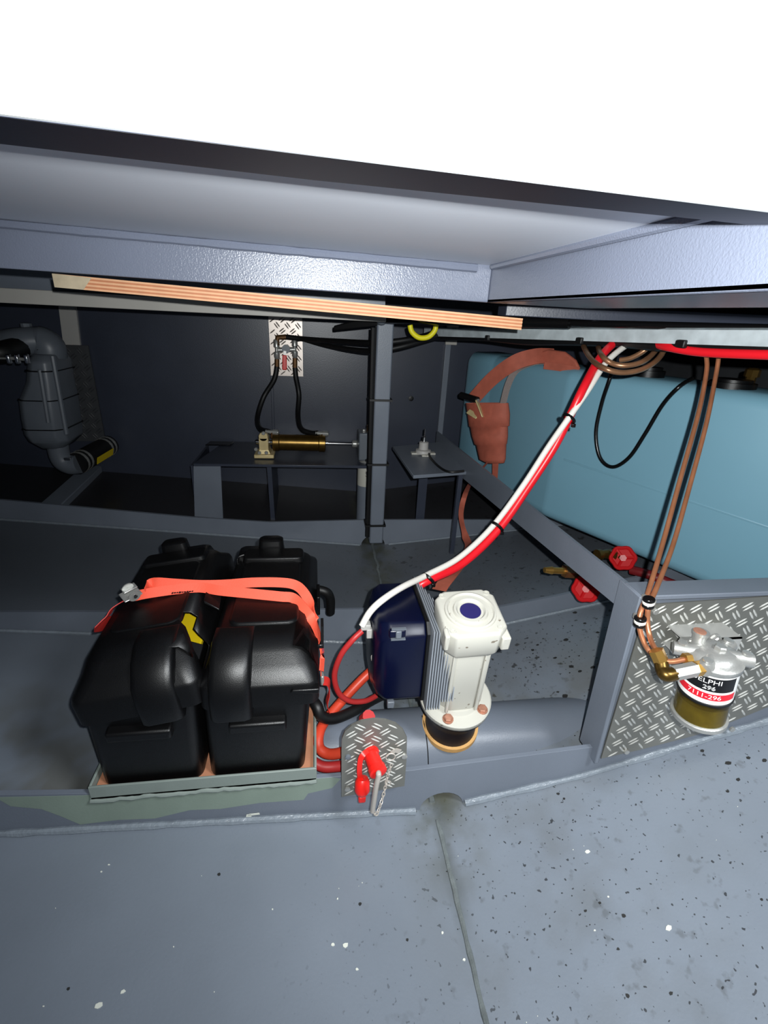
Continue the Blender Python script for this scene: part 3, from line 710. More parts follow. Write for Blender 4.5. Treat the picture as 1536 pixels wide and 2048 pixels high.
mb = MB(); mb.hexa([q + V((-.011, 0, 0)), q + V((.011, 0, 0)), q + V((.011, .008, 0)), q + V((-.011, .008, 0)), p + V((-.010, 0, 0)), p + V((.010, 0, 0)), p + V((.010, .008, 0)), p + V((-.010, .008, 0))]); mb.build('red_lever', 'red_plastic', vb, bevel=.004, seg=3)
for px, pts in ((554, (673, 690, 706, 718, 733)), (590, (682, 697, 706, 716, 735))):
    mb = MB(); mb.lathe([(.010, 0), (.014, .01), (.014, .03), (.008, .035), (.008, .05), (.014, .055), (.014, .085), (.010, .09)], 10, frame(vp(px, pts[3]), (0, 0, 1))); mb.build('elbow_fitting', 'zinc', t, smooth=True)
    mb = MB(); M_, l = between(vp(px, pts[3]), vp(px, pts[4])); mb.lathe([(.012, 0), (.012, l)], 12, M_); mb.build('ferrule', 'bronze_old', t, smooth=True)
mb = MB(); mb.tube([vp(554, 690), vp(555, 675), vp(572, 674)], .013, 10); mb.build('brass_elbow', 'bronze_old', t, smooth=True)
mb = MB(); mb.tube([vp(590, 694), vp(591, 680), vp(604, 677)], .012, 10); mb.build('elbow_fitting', 'black_shine', t, smooth=True)
# hoses
def hose(name, pts, r, m, label, cat_='hose', n=8, seg=10):
    mb = MB(); mb.tube(cat(pts, n), r, seg); o = mb.build(name, m, smooth=True); return tag(o, label, cat_)
hose('hydraulic_hose', [vp(554, 733), vp(548, 760), vp(527, 795), vp(515, 835, 2.4), pY(520, 857, 2.3), pY(538, 863, YC)], .0125, 'black_rubber', 'black hydraulic hose curving from the tread panel to the bracket end of the cylinder')
hose('hydraulic_hose', [vp(590, 735), vp(592, 755), vp(598, 790), vp(596, 830, 2.4), pY(602, 857, 2.3), pY(622, 866, 2.26), pY(636, 866, YC)], .0125, 'black_rubber', 'black hydraulic hose hanging from the tread panel to the rod end of the cylinder')
hose('hydraulic_hose', [vp(572, 674), pY(620, 679, 2.4), pY(680, 683, 2.2), pY(745, 686, 2.0), pY(800, 682, 1.97), pY(850, 672, 2.0), pY(880, 660, 2.1)], .012, 'black_rubber', 'upper black hose running from the tread panel behind the post')
hose('hydraulic_hose', [vp(604, 677), pY(650, 690, 2.4), pY(700, 699, 2.2), pY(750, 702, 2.0), pY(800, 694, 1.97), pY(850, 680, 2.0), pY(895, 668, 2.1)], .012, 'black_rubber', 'lower black hose sagging from the tread panel behind the post')
hose('yellow_cable', [pY(820, 650, 1.7), pY(824, 664, 1.7), pY(838, 675, 1.7), pY(856, 674, 1.7), pY(869, 662, 1.7), pY(872, 650, 1.7)], .009, 'yellow_cable', 'short bright yellow cable loop under the overhead bar', 'cable')

# small shelf with rudder sensor
t = thing('sensor_shelf', (.49, 1.97, hz(.5, 1.97)), 'small grey steel shelf holding the white rudder sensor beside the post', 'shelf')
P4 = [pZ(785, 893, -.575), pZ(827, 951, -.575), pZ(934, 943, -.575), pZ(880, 884, -.575)]
mb = MB(); mb.prism(P4, (0, 0, -.014)); mb.build('shelf_plate', 'grey_paint', t, bevel=.002)
q = pZ(866, 935, -.575)
mb = MB(); mb.prism([V((q.x - .02, 1.98, -.589)), V((q.x + .02, 1.98, -.589)), V((q.x + .02, 1.98, hz(q.x, 1.98) - .01)), V((q.x - .02, 1.98, hz(q.x, 1.98) - .01))], (0, .008, 0)); mb.build('leg_plate', 'grey_dark_paint', t)
mb = MB(); q2 = P4[2] + V((-.02, .02, -.014)); mb.box((q2.x - .006, q2.y, hz(q2.x, q2.y) - .01), (q2.x + .012, q2.y + .02, q2.z)); mb.build('leg', 'grey_dark_paint', t)
c = pZ(846, 908, -.575)
t = thing('rudder_sensor', c, 'white rudder position sensor on the small grey shelf', 'sensor')
mb = MB(); mb.cbox(c + V((0, 0, .004)), (.11, .03, .008)); mb.cbox(c + V((0, 0, .004)), (.03, .10, .008)); mb.build('foot_plate', 'white_paint', t, bevel=.002)
mb = MB(); mb.lathe([(.036, .006), (.034, .02), (.022, .024), (.021, .055), (.012, .058)], 20, Matrix.Translation(c)); mb.build('sensor_body', 'grey_plastic', t, smooth=True)
mb = MB(); mb.lathe([(.010, .056), (.010, .08), (.004, .082), (.004, .115)], 12, Matrix.Translation(c)); mb.build('shaft', 'chrome', t, smooth=True)
mb = MB(); mb.tube(cat([c + V((.02, -.03, .01)), pZ(862, 917, -.568), pZ(880, 935, -.566), pZ(900, 944, -.564), pZ(928, 942, -.56)], 6), .005, 8); mb.build('sensor_cable', 'black_rubber', t, smooth=True)

# ------------------------------------------------------------------ exhaust muffler, port quarter
YM = 2.2
t = thing('exhaust_muffler', pY(110, 885, YM), 'grey plastic exhaust muffler with elbow pipes on the port side', 'muffler')
def mring(l, r, y, dep, ch=.03):
    a = pY(l, y, YM); b = pY(r, y, YM); w_ = b.x - a.x; c = min(ch, w_ * .3)
    z = (a.z + b.z) / 2
    return [V((a.x + c, YM - dep / 2, z)), V((b.x - c, YM - dep / 2, z)), V((b.x, YM - dep / 2 + c, z)), V((b.x, YM + dep / 2 - c, z)), V((b.x - c, YM + dep / 2, z)), V((a.x + c, YM + dep / 2, z)), V((a.x, YM + dep / 2 - c, z)), V((a.x, YM - dep / 2 + c, z))]
mb = MB(); mb.loft([mring(78, 122, 706, .15), mring(73, 128, 720, .2), mring(70, 134, 760, .2), mring(58, 140, 795, .22), mring(62, 145, 830, .22), mring(68, 150, 860, .22), mring(74, 152, 874, .2), mring(90, 138, 890, .14)])
mb.build('muffler_body', 'muffler_grey', t, bevel=.008)
for yy, l, r in ((737, 71, 132), (793, 57, 141), (849, 65, 150)):
    mb = MB(); mb.loft([mring(l, r, yy - 1, .222), mring(l, r, yy + 1, .222)]); mb.build('seam_rib', 'black_plastic', t)
for xa, xb in ((105, 133), (80, 97)):
    mb = MB(); a = pY(xa, 712 if xa == 105 else 740, YM - .104); b = pY(xb, 868 if xa == 105 else 845, YM - .112); mb.tube([a, b], .009, 8); mb.build('corner_rib', 'muffler_grey', t, smooth=True)
mb = MB(); mb.tube(cat([pY(18, 688, YM - .02), pY(45, 684, YM - .02), pY(80, 683, YM), pY(98, 694, YM), pY(101, 712, YM)], 6), [.055] * 12 + [.06] * 13, 16); mb.build('inlet_elbow', 'muffler_grey', t, smooth=True)
mb = MB(); mb.lathe([(.02, 0), (.02, .04), (.012, .042)], 12, frame(pY(56, 668, YM), (0, 0, 1))); mb.build('pipe_stub', 'muffler_grey', t)
mb = MB(); mb.tube(cat([pY(116, 885, YM), pY(118, 905, YM), pY(126, 922, YM), pY(142, 930, YM), pY(158, 928, YM)], 6), .042, 16); mb.build('outlet_elbow', 'muffler_grey', t, smooth=True)
t = thing('exhaust_hose', pY(188, 925, YM + .1), 'short black exhaust hose with yellow label and steel clamps beside the muffler', 'hose')
a, b = pY(152, 928, YM), pY(218, 890, YT - .03)
mb = MB(); mb.tube([a, b], .048, 18); mb.build('hose_wall', 'black_rubber', t, smooth=True)
M_, l = between(a, b)
for s_ in (.02, .05, l - .05, l - .02):
    mb = MB(); mb.lathe([(.0495, -.006), (.0495, .006)], 22, M_ @ Matrix.Translation((0, 0, s_))); cl_ = mb.build('hose_clamp', 'zinc', t, smooth=True)
    q = M_ @ V((0, 0, s_)) + V((-.02, -.045, .03)); mb = MB(); mb.cbox(q, (.03, .014, .014)); mb.build('clamp_screw', 'chrome', cl_, bevel=.002)
q0 = M_ @ V((0, 0, l * .30)); q1 = M_ @ V((0, 0, l * .80)); d_ = (q1 - q0).normalized(); n_ = -q0.normalized(); n_ = n_ - V((0, 0, .45)); n_ = (n_ - d_ * n_.dot(d_)).normalized()
mb = MB(); mb.ribbon([q0 + n_ * .0485, q1 + n_ * .0485], d_.cross(n_), .034, .002); mb.build('label_strip', 'yellow_label', t)
# tread plate patch behind the muffler
t = thing('tread_sheet', pY(168, 790, YT - .02), 'dark worn tread sheet on the transom behind the muffler', 'panel')
x0, x1 = pY(125, 780, YT - .02).x, pY(192, 780, YT - .02).x; z0, z1 = pY(160, 880, YT).z, pY(160, 690, YT).z
mb = MB(); mb.box((x0, YT - .02, z0), (x1, YT - .012, z1)); mb.build('sheet', 'grey_bilge', t)
mb = MB(); tread(mb, (0, YT - .02, 0), (1, 0, 0), (0, 0, 1), (0, -1, 0), lambda x, z: x0 < x < x1 and z0 < z < z1, x0, x1, z0, z1, pitch=.05, L=.034, wd=.006, gap=.011, hgt=.002); mb.build('raised_tread', 'grey_bilge', t)
t = thing('hose_clamp', pY(36, 718, 2.0), 'shiny steel hose clamp under the muffler inlet at far left', 'clamp')
mb = MB(); mb.tube([pY(-20, 716, 2.0), pY(20, 717, 2.0)], .004, 6); mb.build('band_end', 'zinc', t)
for px in (18, 35, 54):
    mb = MB(); mb.cbox(pY(px, 718, 2.0), (.012, .02, .034)); mb.build('clamp_block', 'chrome', t, bevel=.003)
mb = MB(); mb.tube([pY(18, 716, 2.01), pY(54, 719, 2.01)], .006, 8); mb.build('clamp_screw', 'zinc', t)
mb = MB(); mb.tube(cat([pY(-60, 700, 2.08), pY(-10, 706, 2.08), pY(20, 700, 2.12), pY(45, 692, 2.16)], 5), .04, 14); o = mb.build('rubber_hose', 'black_rubber', smooth=True); tag(o, 'black rubber hose feeding the muffler inlet at far left', 'hose')

# ------------------------------------------------------------------ battery tray and batteries
ZT = -.885
t = thing('battery_tray', (-.22, .96, ZT - .02), 'pale green-grey angle iron tray with plywood base under the batteries', 'tray')
xl, xr, yf, yb = -.436, -.002, .700, 1.22
mb = MB(); mb.box((xl, yf, ZT - .012), (xr, yb, ZT - .006)); mb.build('base_plate', 'tray_paint', t)
mb = MB(); mb.box((xl, yf, ZT - .012), (xr, yf + .005, ZT + .022)); o = mb.build('front_rail', 'tray_paint', t, bevel=.0015)
pts = [V((xl + (xr - xl) * i / 40, yf - .001, ZT - .013 + random.uniform(-.002, .002))) for i in range(41)]
mb = MB(); mb.tube(pts, [.004 + random.uniform(-.001, .001) for _ in pts], 8); mb.build('weld_bead', 'tray_paint', o, smooth=True)
mb = MB(); mb.box((xr - .005, yf + .005, ZT - .012), (xr, yb, ZT + .022)); mb.build('side_rail', 'tray_paint', t, bevel=.0015)
mb = MB(); mb.box((xl, yf + .005, ZT - .012), (xl + .005, yb, ZT + .022)); mb.build('side_rail', 'tray_paint', t, bevel=.0015)
mb = MB(); mb.box((xl, yb - .005, ZT - .012), (xr, yb, ZT + .022)); mb.build('rear_rail', 'tray_paint', t, bevel=.0015)
mb = MB(); mb.box((xl + .007, yf + .007, ZT - .005), (xr - .007, yb - .007, ZT + .006)); mb.build('plywood_base', 'ply_board', t)

def lid_mesh(M, cx, hx, y0, y1, hole=False, side=1):
    """moulded cover: lip, sloped shoulder, rolled edge, flat top"""
    cy, hy = (y0 + y1) / 2, (y1 - y0) / 2
    R_ = lambda dx, dy, r, z, oy=0: rrect(cx, cy + oy, hx - dx, hy - dy, r, z, 6, M, (.735, .765, .80, .84))
    rings = [R_(.004, .004, .02, -.684), R_(0, 0, .02, -.682), R_(0, 0, .02, -.640), R_(.002, .002, .022, -.632), R_(.012, .03, .03, -.612), R_(.018, .045, .034, -.595), R_(.028, .062, .04, -.583), R_(.045, .085, .04, -.579)]
    mb = MB()
    def skip(i, j):
        return hole and ((j in (6, 7) and i >= 2) or (j == 8 and i >= 5))
    mb.loft(rings, cap0=False, cap1=True, skip=skip)
    return mb
def battery_box(cxb, cxl, label, roll, yaw, first):
    t = thing('battery_box', (cxb, .95, ZT + .006), label, 'battery box', 'battery boxes in the tray')
    mb = MB(); yb0, yb1 = .714, 1.175
    rings = [rrect(cxb, (yb0 + yb1) / 2, .093, (yb1 - yb0) / 2, .018, ZT + .0065), rrect(cxb, (yb0 + yb1) / 2, .0945, (yb1 - yb0) / 2 + .002, .02, ZT + .012), rrect((cxb + cxl) / 2, (yb0 + yb1) / 2, .100, (yb1 - yb0) / 2 + .006, .022, -.69), rrect((cxb + cxl) / 2, (yb0 + yb1) / 2, .100, (yb1 - yb0) / 2 + .006, .022, -.66)]
    mb.loft(rings, cap1=False); bd = mb.build('box_body', 'black_plastic', t, smooth=True, angle=50)
    # moulded grip rail on the front of the body
    xg0, xg1 = (cxb - .045, cxb + .062) if not first else (cxb - .06, cxb + .055)
    mb = MB(); mb.hexa([V(q) for q in ((xg0, .694, -.748), (xg1, .694, -.748), (xg1, .715, -.748), (xg0, .715, -.748), (xg0, .692, -.726), (xg1, .692, -.726), (xg1, .715, -.72), (xg0, .715, -.72))]); mb.build('grip_rail', 'black_plastic', bd, bevel=.005, seg=3)
    M = Matrix.Translation((cxl, .95, -.66)) @ Matrix.Rotation(roll, 4, 'Y') @ Matrix.Rotation(yaw, 4, 'Z') @ Matrix.Translation((-cxl, -.95, .66))
    lid = lid_mesh(M, cxl, .108, .692, 1.19, first).build('lid', 'black_plastic', t, smooth=True, angle=45)
    x_ = lid.modifiers.new('thickness', 'SOLIDIFY'); x_.thickness = .003; x_.offset = -1
    s = -1 if not first else 1
    # cable cover bosses at both ends
    for yy, sg in ((.692, 1), (1.19, -1)):
        bx = cxl + (.033 if first else -.052)
        prof = [(.000 - .010 * 1, -.705), (-.012, -.70), (-.014, -.66), (-.008, -.62), (.022, -.588), (.055, -.572), (.10, -.572), (.10, -.66)]
        rings = []
        for k, xx in enumerate((-.038, -.034, -.024, .024, .034, .038)):
            sh = (.012, .004, 0, 0, .004, .012)[k]
            rings.append([M @ V((bx + xx, yy + sg * (p[0] + sh), p[1] - (sh * .6 if p[1] > -.66 else 0))) for p in prof])
        mb = MB(); mb.loft(rings); mb.build('cable_boss', 'black_plastic', lid, bevel=.006, seg=3)
    # top knob at the back, raised title bar
    mb = MB(); mb.loft([rrect(cxl - s * .0 - .01, 1.135, .034, .022, .012, -.60, 4, M), rrect(cxl - .01, 1.135, .030, .018, .012, -.553, 4, M), rrect(cxl - .01, 1.135, .024, .012, .01, -.548, 4, M)]); mb.build('rear_knob', 'black_plastic', lid, smooth=True, angle=40)
    mb = MB(); mb.loft([rrect(cxl, 1.085, .075, .03, .012, -.585, 4, M), rrect(cxl, 1.085, .072, .027, .012, -.567, 4, M)]); mb.build('rear_panel', 'black_plastic', lid, bevel=.003)
    mb = MB(); mb.loft([rrect(cxl, .93, .07, .13, .02, -.585, 4, M), rrect(cxl, .93, .066, .126, .02, -.574, 4, M)]); mb.build('raised_panel', 'black_plastic', lid, bevel=.003)
    if not first:
        # cover edge fold on the outer front corner
        mb = MB(); mb.hexa([M @ V(q) for q in ((cxl + .055, .686, -.648), (cxl + .108, .684, -.652), (cxl + .109, .70, -.652), (cxl + .055, .70, -.648), (cxl + .060, .687, -.642), (cxl + .108, .684, -.640), (cxl + .109, .70, -.640), (cxl + .060, .70, -.642))]); mb.build('corner_fold', 'black_plastic', lid, bevel=.002)
        for i in range(1):
            mb = MB(); mb.cbox((cxl + .109, .98, -.64), (.008, .06, .05)); mb.build('side_latch', 'black_plastic', lid, bevel=.002)
    else:
        # cut away vent corner with bent flaps
        for (a, b, c_, d) in (((-.232, .88, -.575), (-.20, .87, -.59), (-.205, .96, -.575), (-.235, .95, -.568)), ((-.245, .70, -.63), (-.222, .70, -.635), (-.212, .77, -.60), (-.238, .78, -.598))):
            mb = MB(); mb.prism([V(a), V(b), V(c_), V(d)], (0, 0, .006)); mb.build('bent_flap', 'black_plastic', lid, bevel=.0015)
    return t
battery_box(-.322, -.322, 'black battery box with a skewed, cracked lid, left of the pair', math.radians(-8), math.radians(2), True)
battery_box(-.1205, -.104, 'black battery box with a straight lid, right of the pair', 0, 0, False)
# battery inside the left box, its yellow top showing through the broken-out corner
t = thing('battery', (-.322, .95, ZT + .02), 'yellow-topped battery showing through the broken corner of the left lid', 'battery')
mb = MB(); mb.box((-.405, .735, ZT + .012), (-.236, 1.14, -.648)); mb.build('case', 'black_plastic', t, bevel=.004)
mb = MB(); mb.box((-.405, .735, -.648), (-.232, 1.14, -.634)); mb.build('top_cover', 'yellow_label', t, bevel=.003)
mb = MB(); mb.box((-.300, .80, -.634), (-.282, .88, -.622)); mb.build('terminal_tab', 'white_paint', t, bevel=.001)
# lashing strap over both boxes
t = thing('lashing_strap', pZ(450, 1170, -.56), 'coral lashing strap with cam buckle pulled tight over both battery boxes', 'strap')
zt = -.556
A1 = [pZ(291, 1184, zt - .004), pZ(300, 1168, zt), pZ(315, 1165, zt + .004), pZ(345, 1167, zt + .002), pZ(400, 1170, zt - .002), pZ(450, 1169, zt - .002), pZ(505, 1165, zt + .004), pZ(560, 1165, zt + .004), pZ(590, 1170, zt), pZ(608, 1185, zt - .010), pZ(622, 1212, zt - .03), pZ(630, 1245, zt - .05), V((.008, .86, -.66)), V((.008, .86, -.70))]
mb = MB(); pth = cat(A1, 5); n = len(pth); mb.ribbon(pth, [V((0, .62, .78)) for _ in range(n)], .021); mb.build('upper_webbing', 'coral_strap', t, smooth=True)
B1 = [pZ(270, 1192, zt - .012), pZ(300, 1186, zt - .006), pZ(350, 1179, zt - .004), pZ(400, 1175, zt - .004), pZ(440, 1181, zt - .005), pZ(500, 1187, zt - .006), pZ(560, 1193, zt - .008), pZ(588, 1197, zt - .010), pZ(612, 1222, zt - .022), pZ(626, 1245, zt - .04), V((.011, .83, -.665)), V((.010, .80, -.70))]
mb = MB(); pth = cat(B1, 5); n = len(pth); mb.ribbon(pth, [V((0, .62, .78)) for _ in range(n)], .021); lw = mb.build('lower_webbing', 'coral_strap', t, smooth=True)
for i in range(9):
    p = pZ(345 + i * 5, 1186 - i * .45, zt + .0025)
    mb = MB(); mb.cbox(p, (.003 + .0015 * (i % 2), .004 + .002 * (i % 3 == 0), .0006)); mb.build('printed_mark', 'printed_ink', lw)
C1 = [pZ(272, 1193, zt - .014), pZ(250, 1200, zt - .018), pZ(228, 1215, zt - .024), pZ(215, 1232, zt - .035), pZ(196, 1252, zt - .05), V((-.436, .93, -.65)), V((-.432, .94, -.72)), V((-.424, .95, -.86))]
mb = MB(); pth = cat(C1, 4); mb.ribbon(pth, [V((0, 1, -.3)) for _ in pth], .026); mb.build('side_webbing', 'red_strap', t, smooth=True)
q = pZ(262, 1191, zt - .002)
mb = MB(); M_ = frame(q + V((0, 0, .002)), (0, -.25, 1), pZ(285, 1185, zt) - pZ(240, 1202, zt)); mb.box((-.018, -.015, 0), (.018, .015, .003), M_); bk = mb.build('cam_buckle', 'zinc', t, bevel=.003)
mb = MB(); mb.box((-.010, .004, .005), (.018, .022, .008), M_); mb.build('thumb_lever', 'zinc', bk, bevel=.002)
for s_ in (-1, 1):
    mb = MB(); mb.lathe([(.012, -.001), (.012, .001)], 18, M_ @ Matrix.Translation((.002, s_ * .015, .006)) @ Matrix.Rotation(math.pi / 2, 4, 'X')); mb.build('side_cheek', 'zinc', bk)
mb = MB(); mb.lathe([(.004, 0), (.004, .003)], 10, M_ @ Matrix.Translation((.002, -.02, .010)) @ Matrix.Rotation(math.pi / 2, 4, 'X')); mb.build('rivet', 'chrome', bk)
def SX(px, py, x): q = pY(px, py, .835); return V((max(q.x, x), q.y, q.z))
# keeper and tail on the right side
p0 = SX(632, 1252, .010)
mb = MB(); mb.ribbon([SX(633, 1245, .012), SX(633, 1288, .012)], (0, 1, 0), .030, .006); mb.build('keeper_sleeve', 'black_rubber', t)
mb = MB(); mb.cbox(SX(631, 1284, .008), (.012, .034, .010)); mb.build('keeper_bar', 'black_shine', t, bevel=.002)
mb = MB(); mb.ribbon([SX(630, 1286, .009), SX(631, 1320, .009), SX(631, 1348, .009)], (0, 1, 0), [.03, .024, .016]); mb.build('side_webbing', 'coral_strap', t)
mb = MB(); mb.ribbon([SX(635, 1296, .013), SX(635, 1310, .013)], (0, 1, 0), .012, .003); mb.build('care_tag', 'sticker_navy', t)
mb = MB(); mb.cbox(SX(632, 1358, .012), (.008, .018, .026)); mb.build('steel_hook', 'zinc', t, bevel=.003)
C2 = [SX(632, 1362, .014), SX(643, 1366, .026), SX(646, 1385, .028), SX(640, 1408, .022), SX(648, 1430, .03)]
mb = MB(); pth = cat(C2, 5); mb.ribbon(pth, [V((.4 - .04 * i, 1, 0)) for i in range(len(pth))], [.026 - .0006 * i for i in range(len(pth))]); mb.build('strap_end', 'red_strap', t, smooth=True)

# ------------------------------------------------------------------ thruster tunnel and thruster
TY, TZ, TR = .872, -1.022, .092
mb = MB(); mb.tube([V((-.15, TY, TZ)), V((1.05, TY, TZ))], TR, 48, caps=True)
o = mb.build('thruster_tunnel', 'grey_paint', smooth=True); tag(o, 'grey steel thruster tunnel tube crossing the bilge under the white motor', 'tube', kind='structure')
mb = MB(); c = pZ(846, 1480, -.95)
mb.tube([V((.262, TY + TR * math.cos(k) * 1.0, TZ + TR * math.sin(k))) for k in [math.radians(85 + 8 * i) for i in range(14)]], .0014, 6); mb.build('cable_line', 'black_rubber', o)

base = pZ(900, 1447, TZ + TR - .002)
tilt = math.radians(11)
zax = V((-.045, -math.sin(tilt), math.cos(tilt)))
T_ = thing('stern_thruster', base, 'white thruster motor with navy control box and aluminium fins on the tunnel', 'thruster')
MM = frame(base, zax, (1, 0, 0))
mb = MB(); mb.lathe([(.069, -.010), (.069, .003)], 40, MM); mb.build('gasket', 'gasket', T_, smooth=True)
mb = MB(); mb.lathe([(.062, .0), (.062, .05), (.070, .084), (.080, .092), (.082, .102)], 40, MM); mb.build('gear_housing', 'navy_gloss', T_, smooth=True)
mb = MB(); mb.lathe([(.082, .102), (.084, .105), (.084, .115), (.081, .118), (.058, .120), (.053, .128)], 48, MM); fg = mb.build('motor_flange', 'white_paint', T_, smooth=True)
for ang in (-118, -42, 60, 140):
    q = MM @ V((.069 * math.cos(math.radians(ang)), .069 * math.sin(math.radians(ang)), .118)); mb = MB()
    bolt(mb, q, zax, .0105, .010, 6); mb.lathe([(.0125, 0), (.0125, .003)], 14, frame(q, zax)); mb.build('flange_bolt', 'rust_bolt', fg)
HT = .392     # top of the motor above the tunnel
def octo(h, r, ch, z): return [MM @ V(q + (z,)) for q in ((h - ch, -h), (h, -h + ch), (h, h - ch), (h - ch, h), (-h + ch, h), (-h, h - ch), (-h, -h + ch), (-h + ch, -h))]
mb = MB(); mb.loft([octo(.047, 0, .020, .120), octo(.047, 0, .020, HT - .06)]); mb.build('motor_body', 'white_paint', T_, bevel=.006, seg=3)
for sx in (-1, 1):
    mb = MB(); mb.box((sx * .034 - .004, -.050, .125), (sx * .034 + .004, -.044, HT - .075), MM); mb.build('body_rib', 'white_paint', T_, bevel=.002)
    mb = MB(); mb.box((sx * .047 - .004, -.03, .125), (sx * .047 + .004, .03, HT - .08), MM); mb.build('body_rib', 'white_paint', T_, bevel=.002)
mb = MB(); mb.loft([octo(.052, 0, .018, HT - .078), octo(.056, 0, .018, HT - .070), octo(.062, 0, .020, HT - .058), octo(.064, 0, .020, HT - .006), octo(.061, 0, .020, HT)]); cp = mb.build('motor_cap', 'white_paint', T_, bevel=.003)
mb = MB(); mb.box((.050, -.064, HT - .050), (.068, -.030, HT - .016), MM); mb.build('side_lug', 'white_paint', cp, bevel=.003)
mb = MB(); mb.box((-.066, -.064, HT - .038), (-.056, -.04, HT + .002), MM); mb.build('side_lug', 'white_paint', cp, bevel=.003)
mb = MB(); mb.lathe([(.053, HT - .001), (.052, HT + .004), (.048, HT + .005), (.045, HT + .001), (.036, HT + .0008), (.034, HT + .006), (.030, HT + .006), (.026, HT + .0006), (.001, HT + .0006)], 48, MM, cap=False); mb.build('cap_ring', 'white_paint', cp, smooth=True)
mb = MB(); mb.lathe([(.0215, HT + .0008), (.0215, HT + .0016)], 36, MM); o = mb.build('round_sticker', 'sticker_navy', cp); o['label'] = 'round navy sticker'
for sx in (-1, 1):
    for sy in (-1, 1):
        mb = MB(); mb.lathe([(.0068, HT), (.0065, HT + .0016), (.0035, HT + .0016), (.0033, HT + .0003)], 18, MM @ Matrix.Translation((sx * .048, sy * .048, 0))); mb.build('cap_screw', 'white_paint', cp, smooth=True)
for px, py, yy in ((909, 1301, .775), (892, 1391, .79)):
    mb = MB(); bolt(mb, pY(px, py, yy), (-.2, -1, .2), .0055, .007, 8); mb.build('fin_bolt', 'zinc', T_)
# navy control box
bx0, bx1, by0, by1, bz0, bz1 = .120, .233, .785, .985, -.797, -.590
mb = MB()
def brow(x, inset):
    c = .022 + inset
    y0, y1, z0, z1 = by0 + inset, by1 - inset, bz0 + inset, bz1 - inset
    return [V((x, y0 + c, z0)), V((x, y1 - c, z0)), V((x, y1, z0 + c)), V((x, y1, z1 - c)), V((x, y1 - c, z1)), V((x, y0 + c, z1)), V((x, y0, z1 - c)), V((x, y0, z0 + c))]
mb.loft([brow(bx0, .022), brow(bx0 + .012, .006), brow(bx0 + .03, 0), brow(bx1 - .006, 0)]); cb = mb.build('control_box', 'navy_plastic', T_, bevel=.005, seg=3)
mb = MB(); mb.loft([brow(bx1 - .006, -.003), brow(bx1, -.003)]); mb.build('seal', 'black_rubber', cb)
cl0 = pY(797, 1268, by0 - .004)
for dz in (-.0125, .0125):
    mb = MB(); mb.cbox(cl0 + V((0, 0, dz)), (.030, .006, .003)); mb.build('clip_edge', 'muffler_grey', cb)
mb = MB(); mb.cbox(cl0 + V((-.002, .004, 0)), (.034, .012, .018)); mb.build('clip', 'navy_plastic', cb, bevel=.003)
mb = MB(); mb.cbox(cl0 + V((-.0, -.001, 0)), (.012, .008, .018)); mb.build('clip_tongue', 'muffler_grey', cb, bevel=.002)
mb = MB(); mb.cbox(pY(781, 1407, by0 + .015), (.016, .012, .018)); mb.build('foot_clip', 'muffler_grey', cb, bevel=.002)
mb = MB(); mb.lathe([(.012, 0), (.012, .001)], 20, frame(V((bx0 + .004, by0 + .04, -.70)), (-1, -.4, 0))); mb.build('round_sticker', 'white_cable', cb)
mb = MB(); q = pY(731, 1251, .86); mb.cbox(q, (.022, .02, .014)); mb.cbox(q + V((.008, -.004, -.016)), (.012, .014, .024)); mb.build('terminal_block', 'grey_plastic', cb, bevel=.002)
# cooling fins
for i in range(11):
    x = bx1 + .002 + i * .0056
    yb_ = by1 - .005 - i * .0155
    zb_f = bz0 + .004 + (0 if i < 6 else .02)
    mb = MB(); mb.box((x, by0 - .020, zb_f), (x + .0022, max(yb_, by0 + .02), bz1 + .004 - .002 * i)); mb.build('cooling_fin', 'fin_aluminium', T_)
mb = MB(); mb.box((bx1, by0 + .006, bz0 + .02), (bx1 + .062, by0 + .018, bz1 - .03)); mb.build('fin_core', 'fin_aluminium', T_)

# cables to the thruster
def cable(name, pts, r, m, label, ties=()):
    P_ = cat(pts, 10); mb = MB(); mb.tube(P_, r, 12); o = mb.build(name, m, smooth=True); tag(o, label, 'cable'); return o, P_
WP = [(724, 1252, .85), (740, 1224, .86), (765, 1200, .87), (805, 1174, .91), (856, 1149, .97), (920, 1114, 1.02), (985, 1053, 1.07), (1045, 973, 1.10), (1098, 892, 1.11), (1136, 838, 1.10), (1175, 782, 1.12), (1215, 722, 1.17), (1262, 684, 1.22), (1300, 660, 1.28)]
cable('white_cable', [pY(*q) for q in WP], .0075, 'white_cable', 'white battery cable climbing from the thruster to the overhead bar')
RP = [(800, 1196, 1.0), (826, 1178, .97), (858, 1160, .97), (925, 1127, 1.02), (996, 1060, 1.07), (1058, 972, 1.10), (1108, 895, 1.11), (1140, 832, 1.11), (1168, 774, 1.12), (1200, 716, 1.19), (1232, 682, 1.24), (1265, 655, 1.30)]
cable('red_cable', [pY(*q) for q in RP], .0105, 'red_cable', 'thick red battery cable climbing beside the white one to the overhead bar')
for px, py, y, L_ in ((857, 1156, .965, 'lowest, just above the white motor'), (995, 1053, 1.065, 'middle one of the three'), (1138, 837, 1.105, 'highest, in front of the blue tank')):
    c = pY(px, py, y); d = (pY(px + 30, py - 35, y + .02) - c).normalized()
    M_ = frame(c, d, d.orthogonal())
    t = thing('cable_tie', c, 'black cable tie round the red and white cables, ' + L_, 'cable tie', 'ties on the red and white cables')
    pts = [M_ @ V((.0150 * math.cos(k), .0115 * math.sin(k), 0)) for k in [2 * math.pi * i / 20 for i in range(20)]]
    mb = MB(); mb.tube(pts, .0042, 6, closed=True); mb.build('loop', 'black_shine', t, smooth=True)
    mb = MB(); mb.cbox(c + V((.012, -.006, -.016)), (.009, .008, .009)); mb.build('tie_head', 'black_shine', t, bevel=.001)
